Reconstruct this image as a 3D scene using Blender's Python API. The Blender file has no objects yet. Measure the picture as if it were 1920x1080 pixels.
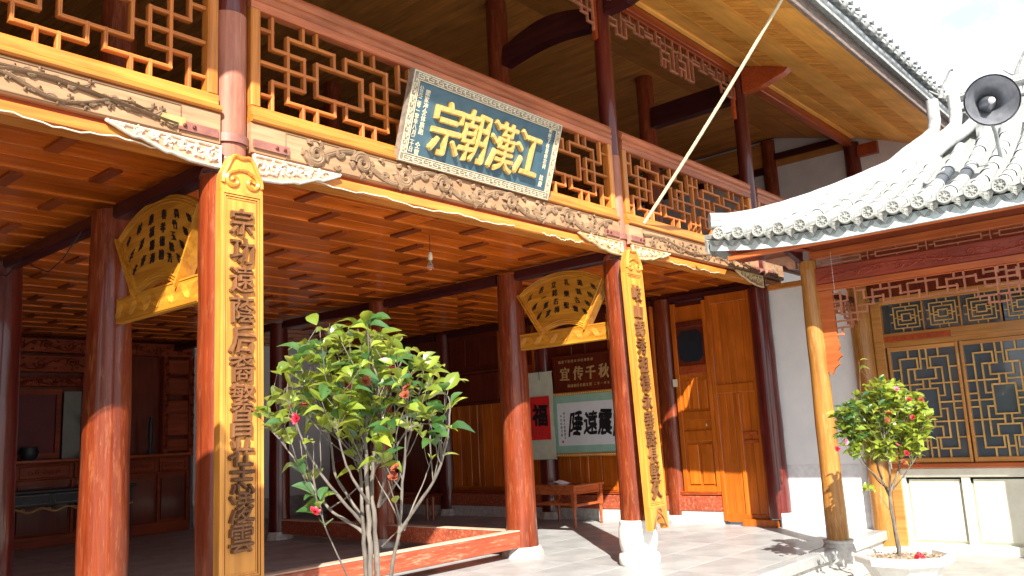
import bpy, bmesh, math, random
from math import sin, cos, pi, radians, sqrt, atan2
from mathutils import Vector, Matrix
random.seed(7)
S = bpy.context.scene
COL = S.collection

# ------------------------------------------------------------------ camera
YAW, PITCH, ROLL, FPX, CAMZ = radians(49.009), radians(9.793), radians(-2.872), 1589.4, 1.5
_f = Vector((sin(YAW)*cos(PITCH), cos(YAW)*cos(PITCH), sin(PITCH)))
_r = Vector((cos(YAW), -sin(YAW), 0))
_u = _r.cross(_f)
RT = cos(ROLL)*_r + sin(ROLL)*_u
UP = -sin(ROLL)*_r + cos(ROLL)*_u
cam = bpy.data.cameras.new('camera'); co = bpy.data.objects.new('camera', cam); COL.objects.link(co)
M = Matrix((( RT.x, UP.x, -_f.x, 0), (RT.y, UP.y, -_f.y, 0), (RT.z, UP.z, -_f.z, CAMZ), (0, 0, 0, 1)))
co.matrix_world = M
cam.sensor_width = 36; cam.lens = 36*FPX/1920; cam.clip_start = .05; cam.clip_end = 2000
S.camera = co

# ------------------------------------------------------------------ world, sun, exposure
SUN_AZ, SUN_EL = 43.5, 36.0           # direction of travel: towards +x+y, from behind left
w = bpy.data.worlds.new('World'); S.world = w; w.use_nodes = True
nt = w.node_tree; N = nt.nodes; N.clear()
out = N.new('ShaderNodeOutputWorld'); bg = N.new('ShaderNodeBackground'); bg.inputs['Strength'].default_value = .058
sky = N.new('ShaderNodeTexSky'); sky.sky_type = 'NISHITA'; sky.sun_disc = False
sky.sun_elevation = radians(SUN_EL); sky.sun_rotation = radians(180+SUN_AZ); sky.air_density = 1.0; sky.dust_density = .2
tc = N.new('ShaderNodeTexCoord'); mp = N.new('ShaderNodeMapping'); mp.inputs['Scale'].default_value = (1.6, 1.6, 3.6); mp.inputs['Location'].default_value = (1.4, 2.2, .2)
nz = N.new('ShaderNodeTexNoise'); nz.inputs['Scale'].default_value = 2.1; nz.inputs['Detail'].default_value = 7; nz.inputs['Roughness'].default_value = .55
rp = N.new('ShaderNodeValToRGB'); rp.color_ramp.elements[0].position = .42; rp.color_ramp.elements[1].position = .52; rp.color_ramp.elements[0].color = (.5, .5, .5, 1)
mx = N.new('ShaderNodeMix'); mx.data_type = 'RGBA'; mx.inputs['B'].default_value = (11, 11.4, 12.2, 1)
L = nt.links
L.new(tc.outputs['Generated'], mp.inputs['Vector']); L.new(mp.outputs['Vector'], nz.inputs['Vector']); L.new(nz.outputs['Fac'], rp.inputs['Fac'])
L.new(rp.outputs['Color'], mx.inputs['Factor']); L.new(sky.outputs['Color'], mx.inputs['A']); L.new(mx.outputs['Result'], bg.inputs['Color']); L.new(bg.outputs['Background'], out.inputs['Surface'])
sl = bpy.data.lights.new('sun', 'SUN'); sl.energy = 5.0; sl.angle = radians(.5); sl.color = (1, .93, .82)
so = bpy.data.objects.new('sun', sl); COL.objects.link(so)
sd = Vector((sin(radians(SUN_AZ))*cos(radians(SUN_EL)), cos(radians(SUN_AZ))*cos(radians(SUN_EL)), -sin(radians(SUN_EL))))
so.rotation_euler = sd.to_track_quat('-Z', 'Y').to_euler(); so.location = (-20, -20, 20)
S.view_settings.view_transform = 'Standard'; S.view_settings.look = 'None'; S.view_settings.gamma = 1
S.view_settings.use_curve_mapping = False; S.view_settings.exposure = 1.32
S.render.engine = 'CYCLES'; S.cycles.max_bounces = 8; S.cycles.diffuse_bounces = 5

# ------------------------------------------------------------------ materials
def nodemat(name):
    m = bpy.data.materials.new(name); m.use_nodes = True
    n = m.node_tree.nodes; b = n['Principled BSDF']
    return m, n, m.node_tree.links, b
def wood(name, dark, light, axis='X', rough=.4, coat=.25, scale=1.0, contrast=.75, flecks=0.0, fleck=(.75, .6, .5), knots=.25, bump=.15, vary=.12):
    m, n, l, b = nodemat(name)
    t = n.new('ShaderNodeTexCoord'); mp = n.new('ShaderNodeMapping')
    st = {'X': (.5, 9, 9), 'Y': (9, .5, 9), 'Z': (9, 9, .5)}[axis]
    mp.inputs['Scale'].default_value = [v*scale for v in st]
    oi = n.new('ShaderNodeObjectInfo'); ad = n.new('ShaderNodeVectorMath'); ad.operation = 'MULTIPLY_ADD'
    cb = n.new('ShaderNodeCombineXYZ')
    for i in range(3): l.new(oi.outputs['Random'], cb.inputs[i])
    l.new(cb.outputs[0], ad.inputs[0]); ad.inputs[1].default_value = (7, 13, 29); l.new(t.outputs['Object'], ad.inputs[2])
    l.new(ad.outputs[0], mp.inputs['Vector'])
    a = n.new('ShaderNodeTexNoise'); a.inputs['Scale'].default_value = 2.2; a.inputs['Detail'].default_value = 8; a.inputs['Roughness'].default_value = .65; a.inputs['Distortion'].default_value = .8
    l.new(mp.outputs[0], a.inputs['Vector'])
    r = n.new('ShaderNodeValToRGB'); r.color_ramp.elements[0].position = .5-.28*contrast+.02; r.color_ramp.elements[1].position = .5+.26*contrast-.05
    r.color_ramp.elements[0].color = (*dark, 1); r.color_ramp.elements[1].color = (*light, 1)
    l.new(a.outputs['Fac'], r.inputs['Fac'])
    col = r.outputs['Color']
    # broad tonal patches
    b2 = n.new('ShaderNodeTexNoise'); b2.inputs['Scale'].default_value = 1.7; b2.inputs['Detail'].default_value = 3; l.new(ad.outputs[0], b2.inputs['Vector'])
    hs = n.new('ShaderNodeHueSaturation'); mr = n.new('ShaderNodeMapRange'); mr.inputs['From Min'].default_value = .3; mr.inputs['From Max'].default_value = .7; mr.inputs['To Min'].default_value = .8; mr.inputs['To Max'].default_value = 1.15
    l.new(b2.outputs['Fac'], mr.inputs['Value'])
    mm = n.new('ShaderNodeMath'); mm.operation = 'MULTIPLY_ADD'; l.new(oi.outputs['Random'], mm.inputs[0]); mm.inputs[1].default_value = 2*vary; mm.inputs[2].default_value = 1-vary
    mu = n.new('ShaderNodeMath'); mu.operation = 'MULTIPLY'; l.new(mr.outputs[0], mu.inputs[0]); l.new(mm.outputs[0], mu.inputs[1])
    l.new(mu.outputs[0], hs.inputs['Value']); l.new(col, hs.inputs['Color']); col = hs.outputs['Color']
    if knots > 0:
        v = n.new('ShaderNodeTexVoronoi'); v.inputs['Scale'].default_value = 1.6
        mk = n.new('ShaderNodeMapping'); mk.inputs['Scale'].default_value = {'X': (1, 3, 3), 'Y': (3, 1, 3), 'Z': (3, 3, 1)}[axis]
        l.new(ad.outputs[0], mk.inputs['Vector']); l.new(mk.outputs[0], v.inputs['Vector'])
        kr = n.new('ShaderNodeValToRGB'); kr.color_ramp.elements[0].position = .03; kr.color_ramp.elements[1].position = .11
        kr.color_ramp.elements[0].color = (1, 1, 1, 1); kr.color_ramp.elements[1].color = (0, 0, 0, 1)
        l.new(v.outputs['Distance'], kr.inputs['Fac']); km = n.new('ShaderNodeMath'); km.operation = 'MULTIPLY'; km.inputs[1].default_value = knots; l.new(kr.outputs['Color'], km.inputs[0])
        mk2 = n.new('ShaderNodeMix'); mk2.data_type = 'RGBA'; mk2.inputs['B'].default_value = (*[c*.35 for c in dark], 1); l.new(km.outputs[0], mk2.inputs['Factor']); l.new(col, mk2.inputs['A']); col = mk2.outputs['Result']
    if flecks > 0:
        f = n.new('ShaderNodeTexNoise'); f.inputs['Scale'].default_value = 7; f.inputs['Detail'].default_value = 10; f.inputs['Roughness'].default_value = .75
        mf = n.new('ShaderNodeMapping'); mf.inputs['Scale'].default_value = {'X': (.5, 4, 4), 'Y': (4, .5, 4), 'Z': (4, 4, .5)}[axis]
        l.new(ad.outputs[0], mf.inputs['Vector']); l.new(mf.outputs[0], f.inputs['Vector'])
        fr = n.new('ShaderNodeValToRGB'); fr.color_ramp.elements[0].position = .52; fr.color_ramp.elements[1].position = .72
        l.new(f.outputs['Fac'], fr.inputs['Fac']); fm = n.new('ShaderNodeMath'); fm.operation = 'MULTIPLY'; fm.inputs[1].default_value = flecks; l.new(fr.outputs['Color'], fm.inputs[0])
        mf2 = n.new('ShaderNodeMix'); mf2.data_type = 'RGBA'; mf2.inputs['B'].default_value = (*fleck, 1); l.new(fm.outputs[0], mf2.inputs['Factor']); l.new(col, mf2.inputs['A']); col = mf2.outputs['Result']
    if flecks > .3:
        f5 = n.new('ShaderNodeTexNoise'); f5.inputs['Scale'].default_value = 5; f5.inputs['Detail'].default_value = 6; f5.inputs['Roughness'].default_value = .8
        m5 = n.new('ShaderNodeMapping'); m5.inputs['Scale'].default_value = {'X': (.12, 11, 11), 'Y': (11, .12, 11), 'Z': (11, 11, .12)}[axis]
        l.new(ad.outputs[0], m5.inputs['Vector']); l.new(m5.outputs[0], f5.inputs['Vector'])
        r5 = n.new('ShaderNodeValToRGB'); r5.color_ramp.elements[0].position = .66; r5.color_ramp.elements[1].position = .72; l.new(f5.outputs['Fac'], r5.inputs['Fac'])
        q5 = n.new('ShaderNodeMath'); q5.operation = 'MULTIPLY'; q5.inputs[1].default_value = min(1, flecks); l.new(r5.outputs['Color'], q5.inputs[0])
        x5 = n.new('ShaderNodeMix'); x5.data_type = 'RGBA'; x5.inputs['B'].default_value = (*fleck, 1); l.new(q5.outputs[0], x5.inputs['Factor']); l.new(col, x5.inputs['A']); col = x5.outputs['Result']
        r6 = n.new('ShaderNodeValToRGB'); r6.color_ramp.elements[0].position = .27; r6.color_ramp.elements[1].position = .31; r6.color_ramp.elements[0].color = (.25, .25, .25, 1); l.new(f5.outputs['Fac'], r6.inputs['Fac'])
        x6 = n.new('ShaderNodeMix'); x6.data_type = 'RGBA'; x6.blend_type = 'MULTIPLY'; x6.inputs['Factor'].default_value = 1; l.new(col, x6.inputs['A']); l.new(r6.outputs['Color'], x6.inputs['B']); col = x6.outputs['Result']
    l.new(col, b.inputs['Base Color'])
    rr = n.new('ShaderNodeMapRange'); rr.inputs['To Min'].default_value = max(.05, rough-.1); rr.inputs['To Max'].default_value = rough+.15; l.new(a.outputs['Fac'], rr.inputs['Value']); l.new(rr.outputs[0], b.inputs['Roughness'])
    b.inputs['Coat Weight'].default_value = coat; b.inputs['Coat Roughness'].default_value = .1; b.inputs['Specular IOR Level'].default_value = .22
    bp = n.new('ShaderNodeBump'); bp.inputs['Strength'].default_value = bump; bp.inputs['Distance'].default_value = .01; l.new(a.outputs['Fac'], bp.inputs['Height']); l.new(bp.outputs[0], b.inputs['Normal'])
    return m
def plain(name, c1, c2, scale=6, rough=.6, metal=0, bump=.2, coat=0, detail=8, lo=.35, hi=.65, aniso=(1, 1, 1), vary=.0, bdist=.01):
    m, n, l, b = nodemat(name)
    t = n.new('ShaderNodeTexCoord'); mp = n.new('ShaderNodeMapping'); mp.inputs['Scale'].default_value = aniso
    oi = n.new('ShaderNodeObjectInfo'); l.new(t.outputs['Object'], mp.inputs['Vector'])
    a = n.new('ShaderNodeTexNoise'); a.inputs['Scale'].default_value = scale; a.inputs['Detail'].default_value = detail; a.inputs['Roughness'].default_value = .65; l.new(mp.outputs[0], a.inputs['Vector'])
    r = n.new('ShaderNodeValToRGB'); r.color_ramp.elements[0].position = lo; r.color_ramp.elements[1].position = hi
    r.color_ramp.elements[0].color = (*c1, 1); r.color_ramp.elements[1].color = (*c2, 1); l.new(a.outputs['Fac'], r.inputs['Fac'])
    hs = n.new('ShaderNodeHueSaturation'); mm = n.new('ShaderNodeMath'); mm.operation = 'MULTIPLY_ADD'; l.new(oi.outputs['Random'], mm.inputs[0]); mm.inputs[1].default_value = 2*vary; mm.inputs[2].default_value = 1-vary
    l.new(mm.outputs[0], hs.inputs['Value']); l.new(r.outputs['Color'], hs.inputs['Color']); l.new(hs.outputs['Color'], b.inputs['Base Color'])
    b.inputs['Roughness'].default_value = rough; b.inputs['Metallic'].default_value = metal; b.inputs['Coat Weight'].default_value = coat
    bp = n.new('ShaderNodeBump'); bp.inputs['Strength'].default_value = bump; bp.inputs['Distance'].default_value = bdist; l.new(a.outputs['Fac'], bp.inputs['Height']); l.new(bp.outputs[0], b.inputs['Normal'])
    return m
RED_D, RED_L = (.12, .018, .008), (.30, .055, .018)
MT = dict(
    red_column=wood('red_column', (.10, .012, .005), (.25, .046, .012), 'Z', .35, .5, 1, 1, .5, (.5, .2, .09), .1),
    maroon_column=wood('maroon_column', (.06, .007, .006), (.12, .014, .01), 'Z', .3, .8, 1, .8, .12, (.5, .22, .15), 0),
    pink_column=wood('pink_column', (.26, .085, .055), (.42, .17, .11), 'Z', .5, .15, 1, .9, .35, (.6, .35, .28), .1),
    beam_dark=wood('beam_dark', (.03, .006, .008), (.07, .014, .014), 'Y', .35, .3),
    orange_x=wood('orange_x', (.42, .12, .018), (.66, .25, .042), 'X', .38, .3, 1, .8, .1, (.7, .5, .3)),
    orange_z=wood('orange_z', (.42, .12, .018), (.66, .25, .042), 'Z', .38, .3, 1, .8, .1, (.7, .5, .3)),
    rail_x=wood('rail_x', (.30, .075, .03), (.52, .17, .07), 'X', .4, .2, 1, .9, .1, (.5, .38, .33)),
    bar=wood('bar', (.36, .10, .02), (.58, .20, .045), 'X', .42, .25, .6, .7),
    carved=wood('carved', (.29, .15, .075), (.44, .25, .14), 'X', .65, .0, 1, .9, .35, (.5, .4, .3), 0),
    carving=wood('carving', (.15, .09, .05), (.27, .175, .105), 'X', .7, .0, 2, .9, .3, (.36, .3, .24), 0, .3),
    ceil_plank=wood('ceil_plank', (.34, .052, .004), (.68, .155, .010), 'X', .3, .3, 1, 1, 0, knots=.9, vary=.26),
    ceil_ridge=wood('ceil_ridge', (.42, .085, .008), (.66, .18, .02), 'X', .33, .35),
    ceil_block=wood('ceil_block', (.17, .03, .006), (.28, .06, .012), 'Y', .4, .25, vary=.25),
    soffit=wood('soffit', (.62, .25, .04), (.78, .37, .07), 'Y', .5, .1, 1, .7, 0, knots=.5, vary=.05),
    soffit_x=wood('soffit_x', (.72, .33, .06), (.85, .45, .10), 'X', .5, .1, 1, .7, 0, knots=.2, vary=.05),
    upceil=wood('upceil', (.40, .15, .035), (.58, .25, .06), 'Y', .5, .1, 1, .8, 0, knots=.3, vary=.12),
    red_beam=wood('red_beam', (.24, .035, .009), (.42, .08, .018), 'X', .35, .3, flecks=.15, fleck=(.6, .35, .2)),
    sill_red=wood('sill_red', (.26, .045, .022), (.42, .095, .045), 'X', .4, .25, 1, .9, .75, (.72, .42, .26), .3),
    sill_top=wood('sill_top', (.5, .3, .2), (.7, .55, .42), 'X', .6, .05, 1, .9, .4, (.8, .7, .6), 0),
    wall_plank=wood('wall_plank', (.30, .055, .006), (.56, .145, .013), 'Z', .32, .4, .8, .9, 0, knots=.8, vary=.2),
    door_wood=wood('door_wood', (.32, .062, .006), (.62, .165, .014), 'Z', .3, .3, .8, 1.2, 0, knots=.4),
    dark_wood=wood('dark_wood', (.08, .011, .006), (.15, .026, .01), 'Z', .35, .4),
    altar=wood('altar', (.14, .018, .007), (.30, .055, .015), 'X', .5, .1),
    yellow=wood('yellow', (.42, .145, .02), (.70, .31, .055), 'Z', .32, .35, .7, .9, .15, (.8, .6, .35), .05),
    couplet_ink=wood('couplet_ink', (.11, .04, .015), (.22, .1, .04), 'Z', .55, .1),
    gold_wood=wood('gold_wood', (.40, .15, .014), (.62, .28, .03), 'Y', .38, .35, .7, .6, 0, knots=.2),
    pillar=wood('pillar', (.22, .085, .018), (.50, .23, .05), 'Z', .25, .4, .7, 1, .45, (.66, .46, .22)),
    wing_red=wood('wing_red', (.2, .03, .018), (.34, .065, .035), 'Y', .45, .15, 1, .9, .1, (.55, .3, .25), 0),
    wing_orange=wood('wing_orange', (.4, .09, .025), (.55, .15, .045), 'Y', .4, .2),
    fringe=wood('fringe', (.32, .11, .06), (.45, .18, .1), 'Y', .45, .2),
    win_wood=wood('win_wood', (.36, .15, .035), (.52, .25, .07), 'Y', .4, .3),
    win_bar=wood('win_bar', (.46, .26, .08), (.6, .38, .13), 'Z', .4, .2),
    gilt=plain('gilt', (.55, .42, .2), (.8, .68, .42), 20, .45, .0, .2),
    white_gilt=plain('white_gilt', (.6, .55, .42), (.82, .8, .7), 25, .55, 0, .2),
    bracket_ground=plain('bracket_ground', (.45, .22, .14), (.6, .34, .22), 12, .6),
    gold=plain('gold', (.6, .38, .1), (.78, .56, .22), 30, .35, .35, .15),
    blue_board=plain('blue_board', (.035, .085, .12), (.06, .125, .165), 5, .35, 0, .05, .3),
    grey_frame=plain('grey_frame', (.16, .13, .1), (.3, .25, .2), 18, .6),
    cream_line=plain('cream_line', (.62, .52, .34), (.75, .66, .46), 18, .5),
    black=plain('black', (.012, .011, .012), (.03, .028, .03), 9, .35),
    ink=plain('ink', (.006, .006, .008), (.014, .013, .016), 9, .5),
    brown_gold=plain('brown_gold', (.4, .24, .08), (.52, .34, .14), 20, .5),
    iron=plain('iron', (.24, .09, .07), (.34, .15, .12), 9, .5, .2),
    brass=plain('brass', (.5, .38, .15), (.65, .5, .22), 9, .5, .6),
    concrete=plain('concrete', (.25, .26, .265), (.43, .44, .445), 1.6, .6, 0, .2, .15, 12, .3, .7, vary=.07),
    ground=plain('ground', (.27, .27, .26), (.4, .39, .37), 3, .75, 0, .25),
    stone_base=plain('stone_base', (.36, .35, .33), (.6, .59, .56), 12, .75, 0, .4, 0, 10),
    white_stone=plain('white_stone', (.66, .65, .61), (.8, .79, .76), 8, .6, 0, .15),
    white_wall=plain('white_wall', (.76, .79, .81), (.84, .86, .87), 3, .8, 0, .08),
    ruin_wall=plain('ruin_wall', (.66, .68, .72), (.82, .84, .86), 9, .85, 0, .8, 0, 12, bdist=.02),
    interior_wall=plain('interior_wall', (.76, .79, .82), (.84, .86, .88), 3, .85),
    gable_wall=plain('gable_wall', (.62, .58, .56), (.7, .66, .64), 3, .85),
    cream_panel=plain('cream_panel', (.62, .62, .52), (.72, .72, .62), 5, .75, 0, .15),
    tile=plain('tile', (.25, .265, .27), (.50, .52, .52), 9, .75, 0, .5, 0, 10, .32, .62, vary=.12),
    tile_dark=plain('tile_dark', (.16, .17, .17), (.36, .38, .38), 16, .8, 0, .6, 0, 10, vary=.12),
    medallion=plain('medallion', (.2, .21, .2), (.4, .42, .4), 30, .75, 0, .6, 0, 8, vary=.15),
    fascia_pale=plain('fascia_pale', (.4, .5, .52), (.56, .66, .68), 12, .6, 0, .1),
    gutter=plain('gutter', (.22, .24, .25), (.42, .45, .47), 9, .5, .2, .3),
    rotten=plain('rotten', (.09, .06, .05), (.26, .2, .17), 14, .85, 0, .7, aniso=(.5, 6, 6)),
    horn=plain('horn', (.2, .21, .24), (.36, .38, .42), 5, .35, .55, .1, .2),
    cream_plastic=plain('cream_plastic', (.7, .66, .5), (.78, .74, .6), 5, .4),
    rope=plain('rope', (.55, .45, .28), (.72, .62, .42), 60, .85, 0, .8),
    scroll=plain('scroll', (.50, .55, .44), (.58, .63, .5), 8, .8, 0, .05),
    red_paper=plain('red_paper', (.62, .012, .012), (.72, .02, .02), 5, .7, 0, .03),
    rice_paper=plain('rice_paper', (.6, .66, .7), (.68, .73, .77), 5, .7, 0, .03),
    green_mat=plain('green_mat', (.25, .45, .36), (.3, .52, .42), 5, .7, 0, .03),
    table_red=wood('table_red', (.2, .045, .015), (.38, .1, .03), 'X', .25, .5),
    paper=plain('paper', (.75, .76, .78), (.82, .82, .84), 8, .7),
    bark=plain('bark', (.08, .068, .055), (.22, .19, .16), 14, .8, 0, .6, aniso=(2, 2, .6)),
    soil=plain('soil', (.1, .06, .035), (.5, .4, .3), 22, .9, 0, 1, 0, 10),
    petal=plain('petal', (.34, .008, .02), (.5, .02, .05), 9, .5),
    petal_pink=plain('petal_pink', (.65, .08, .2), (.8, .3, .42), 9, .5),
    petal_dead=plain('petal_dead', (.16, .03, .012), (.32, .07, .025), 25, .8),
    black_lacquer=plain('black_lacquer', (.012, .014, .02), (.022, .026, .034), 4, .5, 0, .05),
    mirror=plain('mirror', (.14, .15, .12), (.2, .21, .18), 3, .4),
    red_vase=plain('red_vase', (.3, .006, .008), (.42, .015, .015), 9, .2, 0, .02, .5),
    dark_red=plain('dark_red', (.09, .006, .008), (.13, .01, .012), 5, .6),
    bamboo=plain('bamboo', (.62, .45, .16), (.75, .58, .26), 20, .5),
    wire=plain('wire', (.6, .5, .35), (.72, .64, .5), 30, .6),
    dark_glass=plain('dark_glass', (.012, .016, .022), (.022, .028, .036), 2, .06, 0, .01),
)
def leafmat(name, c, tr):
    m, n, l, b = nodemat(name)
    oi = n.new('ShaderNodeObjectInfo'); hs = n.new('ShaderNodeHueSaturation')
    geo = n.new('ShaderNodeNewGeometry')
    mm = n.new('ShaderNodeMapRange'); mm.inputs['To Min'].default_value = .65; mm.inputs['To Max'].default_value = 1.45; l.new(oi.outputs['Random'], mm.inputs['Value'])
    hs.inputs['Color'].default_value = (*c, 1); l.new(mm.outputs[0], hs.inputs['Value'])
    mh = n.new('ShaderNodeMapRange'); mh.inputs['To Min'].default_value = .515; mh.inputs['To Max'].default_value = .475; l.new(oi.outputs['Random'], mh.inputs['Value']); l.new(mh.outputs[0], hs.inputs['Hue'])
    l.new(hs.outputs['Color'], b.inputs['Base Color']); b.inputs['Roughness'].default_value = .33; b.inputs['Coat Weight'].default_value = .25; b.inputs['Coat Roughness'].default_value = .2
    tn = n.new('ShaderNodeBsdfTranslucent'); tn.inputs['Color'].default_value = (*tr, 1)
    ms = n.new('ShaderNodeMixShader'); ms.inputs['Fac'].default_value = .28
    l.new(b.outputs[0], ms.inputs[1]); l.new(tn.outputs[0], ms.inputs[2]); l.new(ms.outputs[0], n['Material Output'].inputs['Surface'])
    return m
MT['leaf'] = leafmat('leaf', (.17, .24, .03), (.66, .7, .09))
MT['leaf_dark'] = leafmat('leaf_dark', (.035, .10, .03), (.18, .36, .05))
m, n, l, b = nodemat('bulb_glass'); b.inputs['Base Color'].default_value = (.95, .9, .85, 1); b.inputs['Roughness'].default_value = .03; b.inputs['Transmission Weight'].default_value = .9; b.inputs['IOR'].default_value = 1.3; MT['bulb_glass'] = m
m, n, l, b = nodemat('window_glass'); b.inputs['Base Color'].default_value = (.09, .115, .14, 1); b.inputs['Roughness'].default_value = .05; b.inputs['Specular IOR Level'].default_value = .8
tn = n.new('ShaderNodeBsdfTransparent'); tn.inputs['Color'].default_value = (.75, .8, .85, 1); ms = n.new('ShaderNodeMixShader'); ms.inputs['Fac'].default_value = .2
l.new(b.outputs[0], ms.inputs[1]); l.new(tn.outputs[0], ms.inputs[2]); l.new(ms.outputs[0], n['Material Output'].inputs['Surface']); MT['window_glass'] = m

# ------------------------------------------------------------------ mesh helpers
class MB:
    def __init__(s): s.v = []; s.f = []; s.sm = []
    def add(s, vs, fs, smooth=False):
        o = len(s.v); s.v += [tuple(v) for v in vs]; s.f += [tuple(o+i for i in f) for f in fs]; s.sm += [smooth]*len(fs); return s
    def box(s, a, b, ch=0):
        x0, y0, z0 = [min(a[i], b[i]) for i in range(3)]; x1, y1, z1 = [max(a[i], b[i]) for i in range(3)]
        return s.add([(x0,y0,z0),(x1,y0,z0),(x1,y1,z0),(x0,y1,z0),(x0,y0,z1),(x1,y0,z1),(x1,y1,z1),(x0,y1,z1)],
                     [(0,3,2,1),(4,5,6,7),(0,1,5,4),(1,2,6,5),(2,3,7,6),(3,0,4,7)])
    def cbox(s, a, b, c=.006, axis=0):
        """box with chamfered long edges (axis = long axis)"""
        lo = [min(a[i], b[i]) for i in range(3)]; hi = [max(a[i], b[i]) for i in range(3)]
        i, j = [k for k in range(3) if k != axis]
        c = min(c, (hi[i]-lo[i])*.45, (hi[j]-lo[j])*.45)
        pr = [(lo[i]+c, lo[j]), (hi[i]-c, lo[j]), (hi[i], lo[j]+c), (hi[i], hi[j]-c), (hi[i]-c, hi[j]), (lo[i]+c, hi[j]), (lo[i], hi[j]-c), (lo[i], lo[j]+c)]
        vs = []
        for e in (lo[axis], hi[axis]):
            for p in pr:
                v = [0]*3; v[axis] = e; v[i] = p[0]; v[j] = p[1]; vs.append(v)
        fs = [(k, (k+1) % 8, 8+(k+1) % 8, 8+k) for k in range(8)]
        fs += [tuple(range(7, -1, -1)), tuple(range(8, 16))]
        return s.add(vs, fs)
    def tube(s, pts, rad, n=8, cap=True, smooth=True):
        pts = [Vector(p) for p in pts]; k = len(pts)
        R = rad if isinstance(rad, (list, tuple)) else [rad]*k
        ref = None; vs = []
        for i, p in enumerate(pts):
            t = (pts[min(i+1, k-1)]-pts[max(i-1, 0)]).normalized()
            if ref is None: ref = t.orthogonal().normalized()
            ref = (ref-t*ref.dot(t)); ref = ref.normalized() if ref.length > 1e-6 else t.orthogonal().normalized()
            bn = t.cross(ref)
            for q in range(n):
                a = 2*pi*q/n; vs.append(p+R[i]*(cos(a)*ref+sin(a)*bn))
        fs = [(i*n+q, i*n+(q+1) % n, (i+1)*n+(q+1) % n, (i+1)*n+q) for i in range(k-1) for q in range(n)]
        s.add(vs, fs, smooth)
        if cap: s.add(vs[:n], [tuple(range(n-1, -1, -1))]); s.add(vs[-n:], [tuple(range(n))])
        return s
    def lathe(s, c, prof, n=24, axis='z', smooth=True, sq=0):
        vs = []
        for (r, z) in prof:
            for q in range(n):
                a = 2*pi*q/n; vs.append((c[0]+r*cos(a), c[1]+r*sin(a), c[2]+z))
        k = len(prof)
        s.add(vs, [(i*n+q, i*n+(q+1) % n, (i+1)*n+(q+1) % n, (i+1)*n+q) for i in range(k-1) for q in range(n)], smooth)
        s.add(vs[:n], [tuple(range(n-1, -1, -1))]); s.add(vs[-n:], [tuple(range(n))]); return s
    def prism(s, poly, fn, t):
        """poly: 2d outline; fn(u,v,d) -> 3d; thickness 0..t"""
        n = len(poly); vs = [fn(u, v, 0) for u, v in poly]+[fn(u, v, t) for u, v in poly]
        return s.add(vs, [tuple(range(n-1, -1, -1)), tuple(range(n, 2*n))]+[(i, (i+1) % n, n+(i+1) % n, n+i) for i in range(n)])
    def relief(s, pts, wid, fn, h):
        """half-round raised ribbon along a 2d polyline"""
        k = len(pts); vs = []
        for i in range(k):
            a = pts[max(i-1, 0)]; b = pts[min(i+1, k-1)]; dx, dy = b[0]-a[0], b[1]-a[1]; L_ = math.hypot(dx, dy) or 1; nx, ny = -dy/L_, dx/L_
            w_ = wid[i] if isinstance(wid, (list, tuple)) else wid
            for o, d in ((-1, 0), (-.8, .65), (-.25, 1), (0, .82), (.25, 1), (.8, .65), (1, 0)):
                vs.append(fn(pts[i][0]+nx*o*w_, pts[i][1]+ny*o*w_, d*h*min(1, w_/.008)))
        fs = [(i*7+q, i*7+q+1, (i+1)*7+q+1, (i+1)*7+q) for i in range(k-1) for q in range(6)]
        return s.add(vs, fs, False)
    def mesh(s, name, m):
        me = bpy.data.meshes.new(name); me.from_pydata(s.v, [], s.f)
        me.polygons.foreach_set('use_smooth', s.sm)
        if m is not None:
            me.materials.append(MT[m] if isinstance(m, str) else m)
        bm = bmesh.new(); bm.from_mesh(me); bmesh.ops.recalc_face_normals(bm, faces=bm.faces); bm.to_mesh(me); bm.free()
        me.update(); return me
    def build(s, name, m, parent=None, **kw):
        o = bpy.data.objects.new(name, s.mesh(name, m)); COL.objects.link(o)
        if parent is not None: o.parent = parent; o.matrix_parent_inverse = Matrix.Identity(4)
        if parent is not None and any(abs(c) > 1e-9 for c in WORLD(parent)):
            o.location = -WORLD(parent)
        for k_, v_ in kw.items(): o[k_] = v_
        return o
def WORLD(o):
    p = Vector(o.location)
    while o.parent is not None: o = o.parent; p = p+Vector(o.location)
    return p
def inst(name, me, parent, loc, rot=(0, 0, 0), scale=(1, 1, 1)):
    o = bpy.data.objects.new(name, me); COL.objects.link(o)
    if parent is not None: o.parent = parent; loc = Vector(loc)-WORLD(parent)
    o.location = loc; o.rotation_euler = rot; o.scale = scale; return o
def thing(name, label, cat, loc=(0, 0, 0), group=None):
    o = bpy.data.objects.new(name, None); COL.objects.link(o); o.location = loc; o.empty_display_size = .2
    o['label'] = label; o['category'] = cat
    if group: o['group'] = group
    return o
def tag(o, label, cat, group=None):
    o['label'] = label; o['category'] = cat
    if group: o['group'] = group
    return o
def struct(o): o['kind'] = 'structure'; return o

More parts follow.
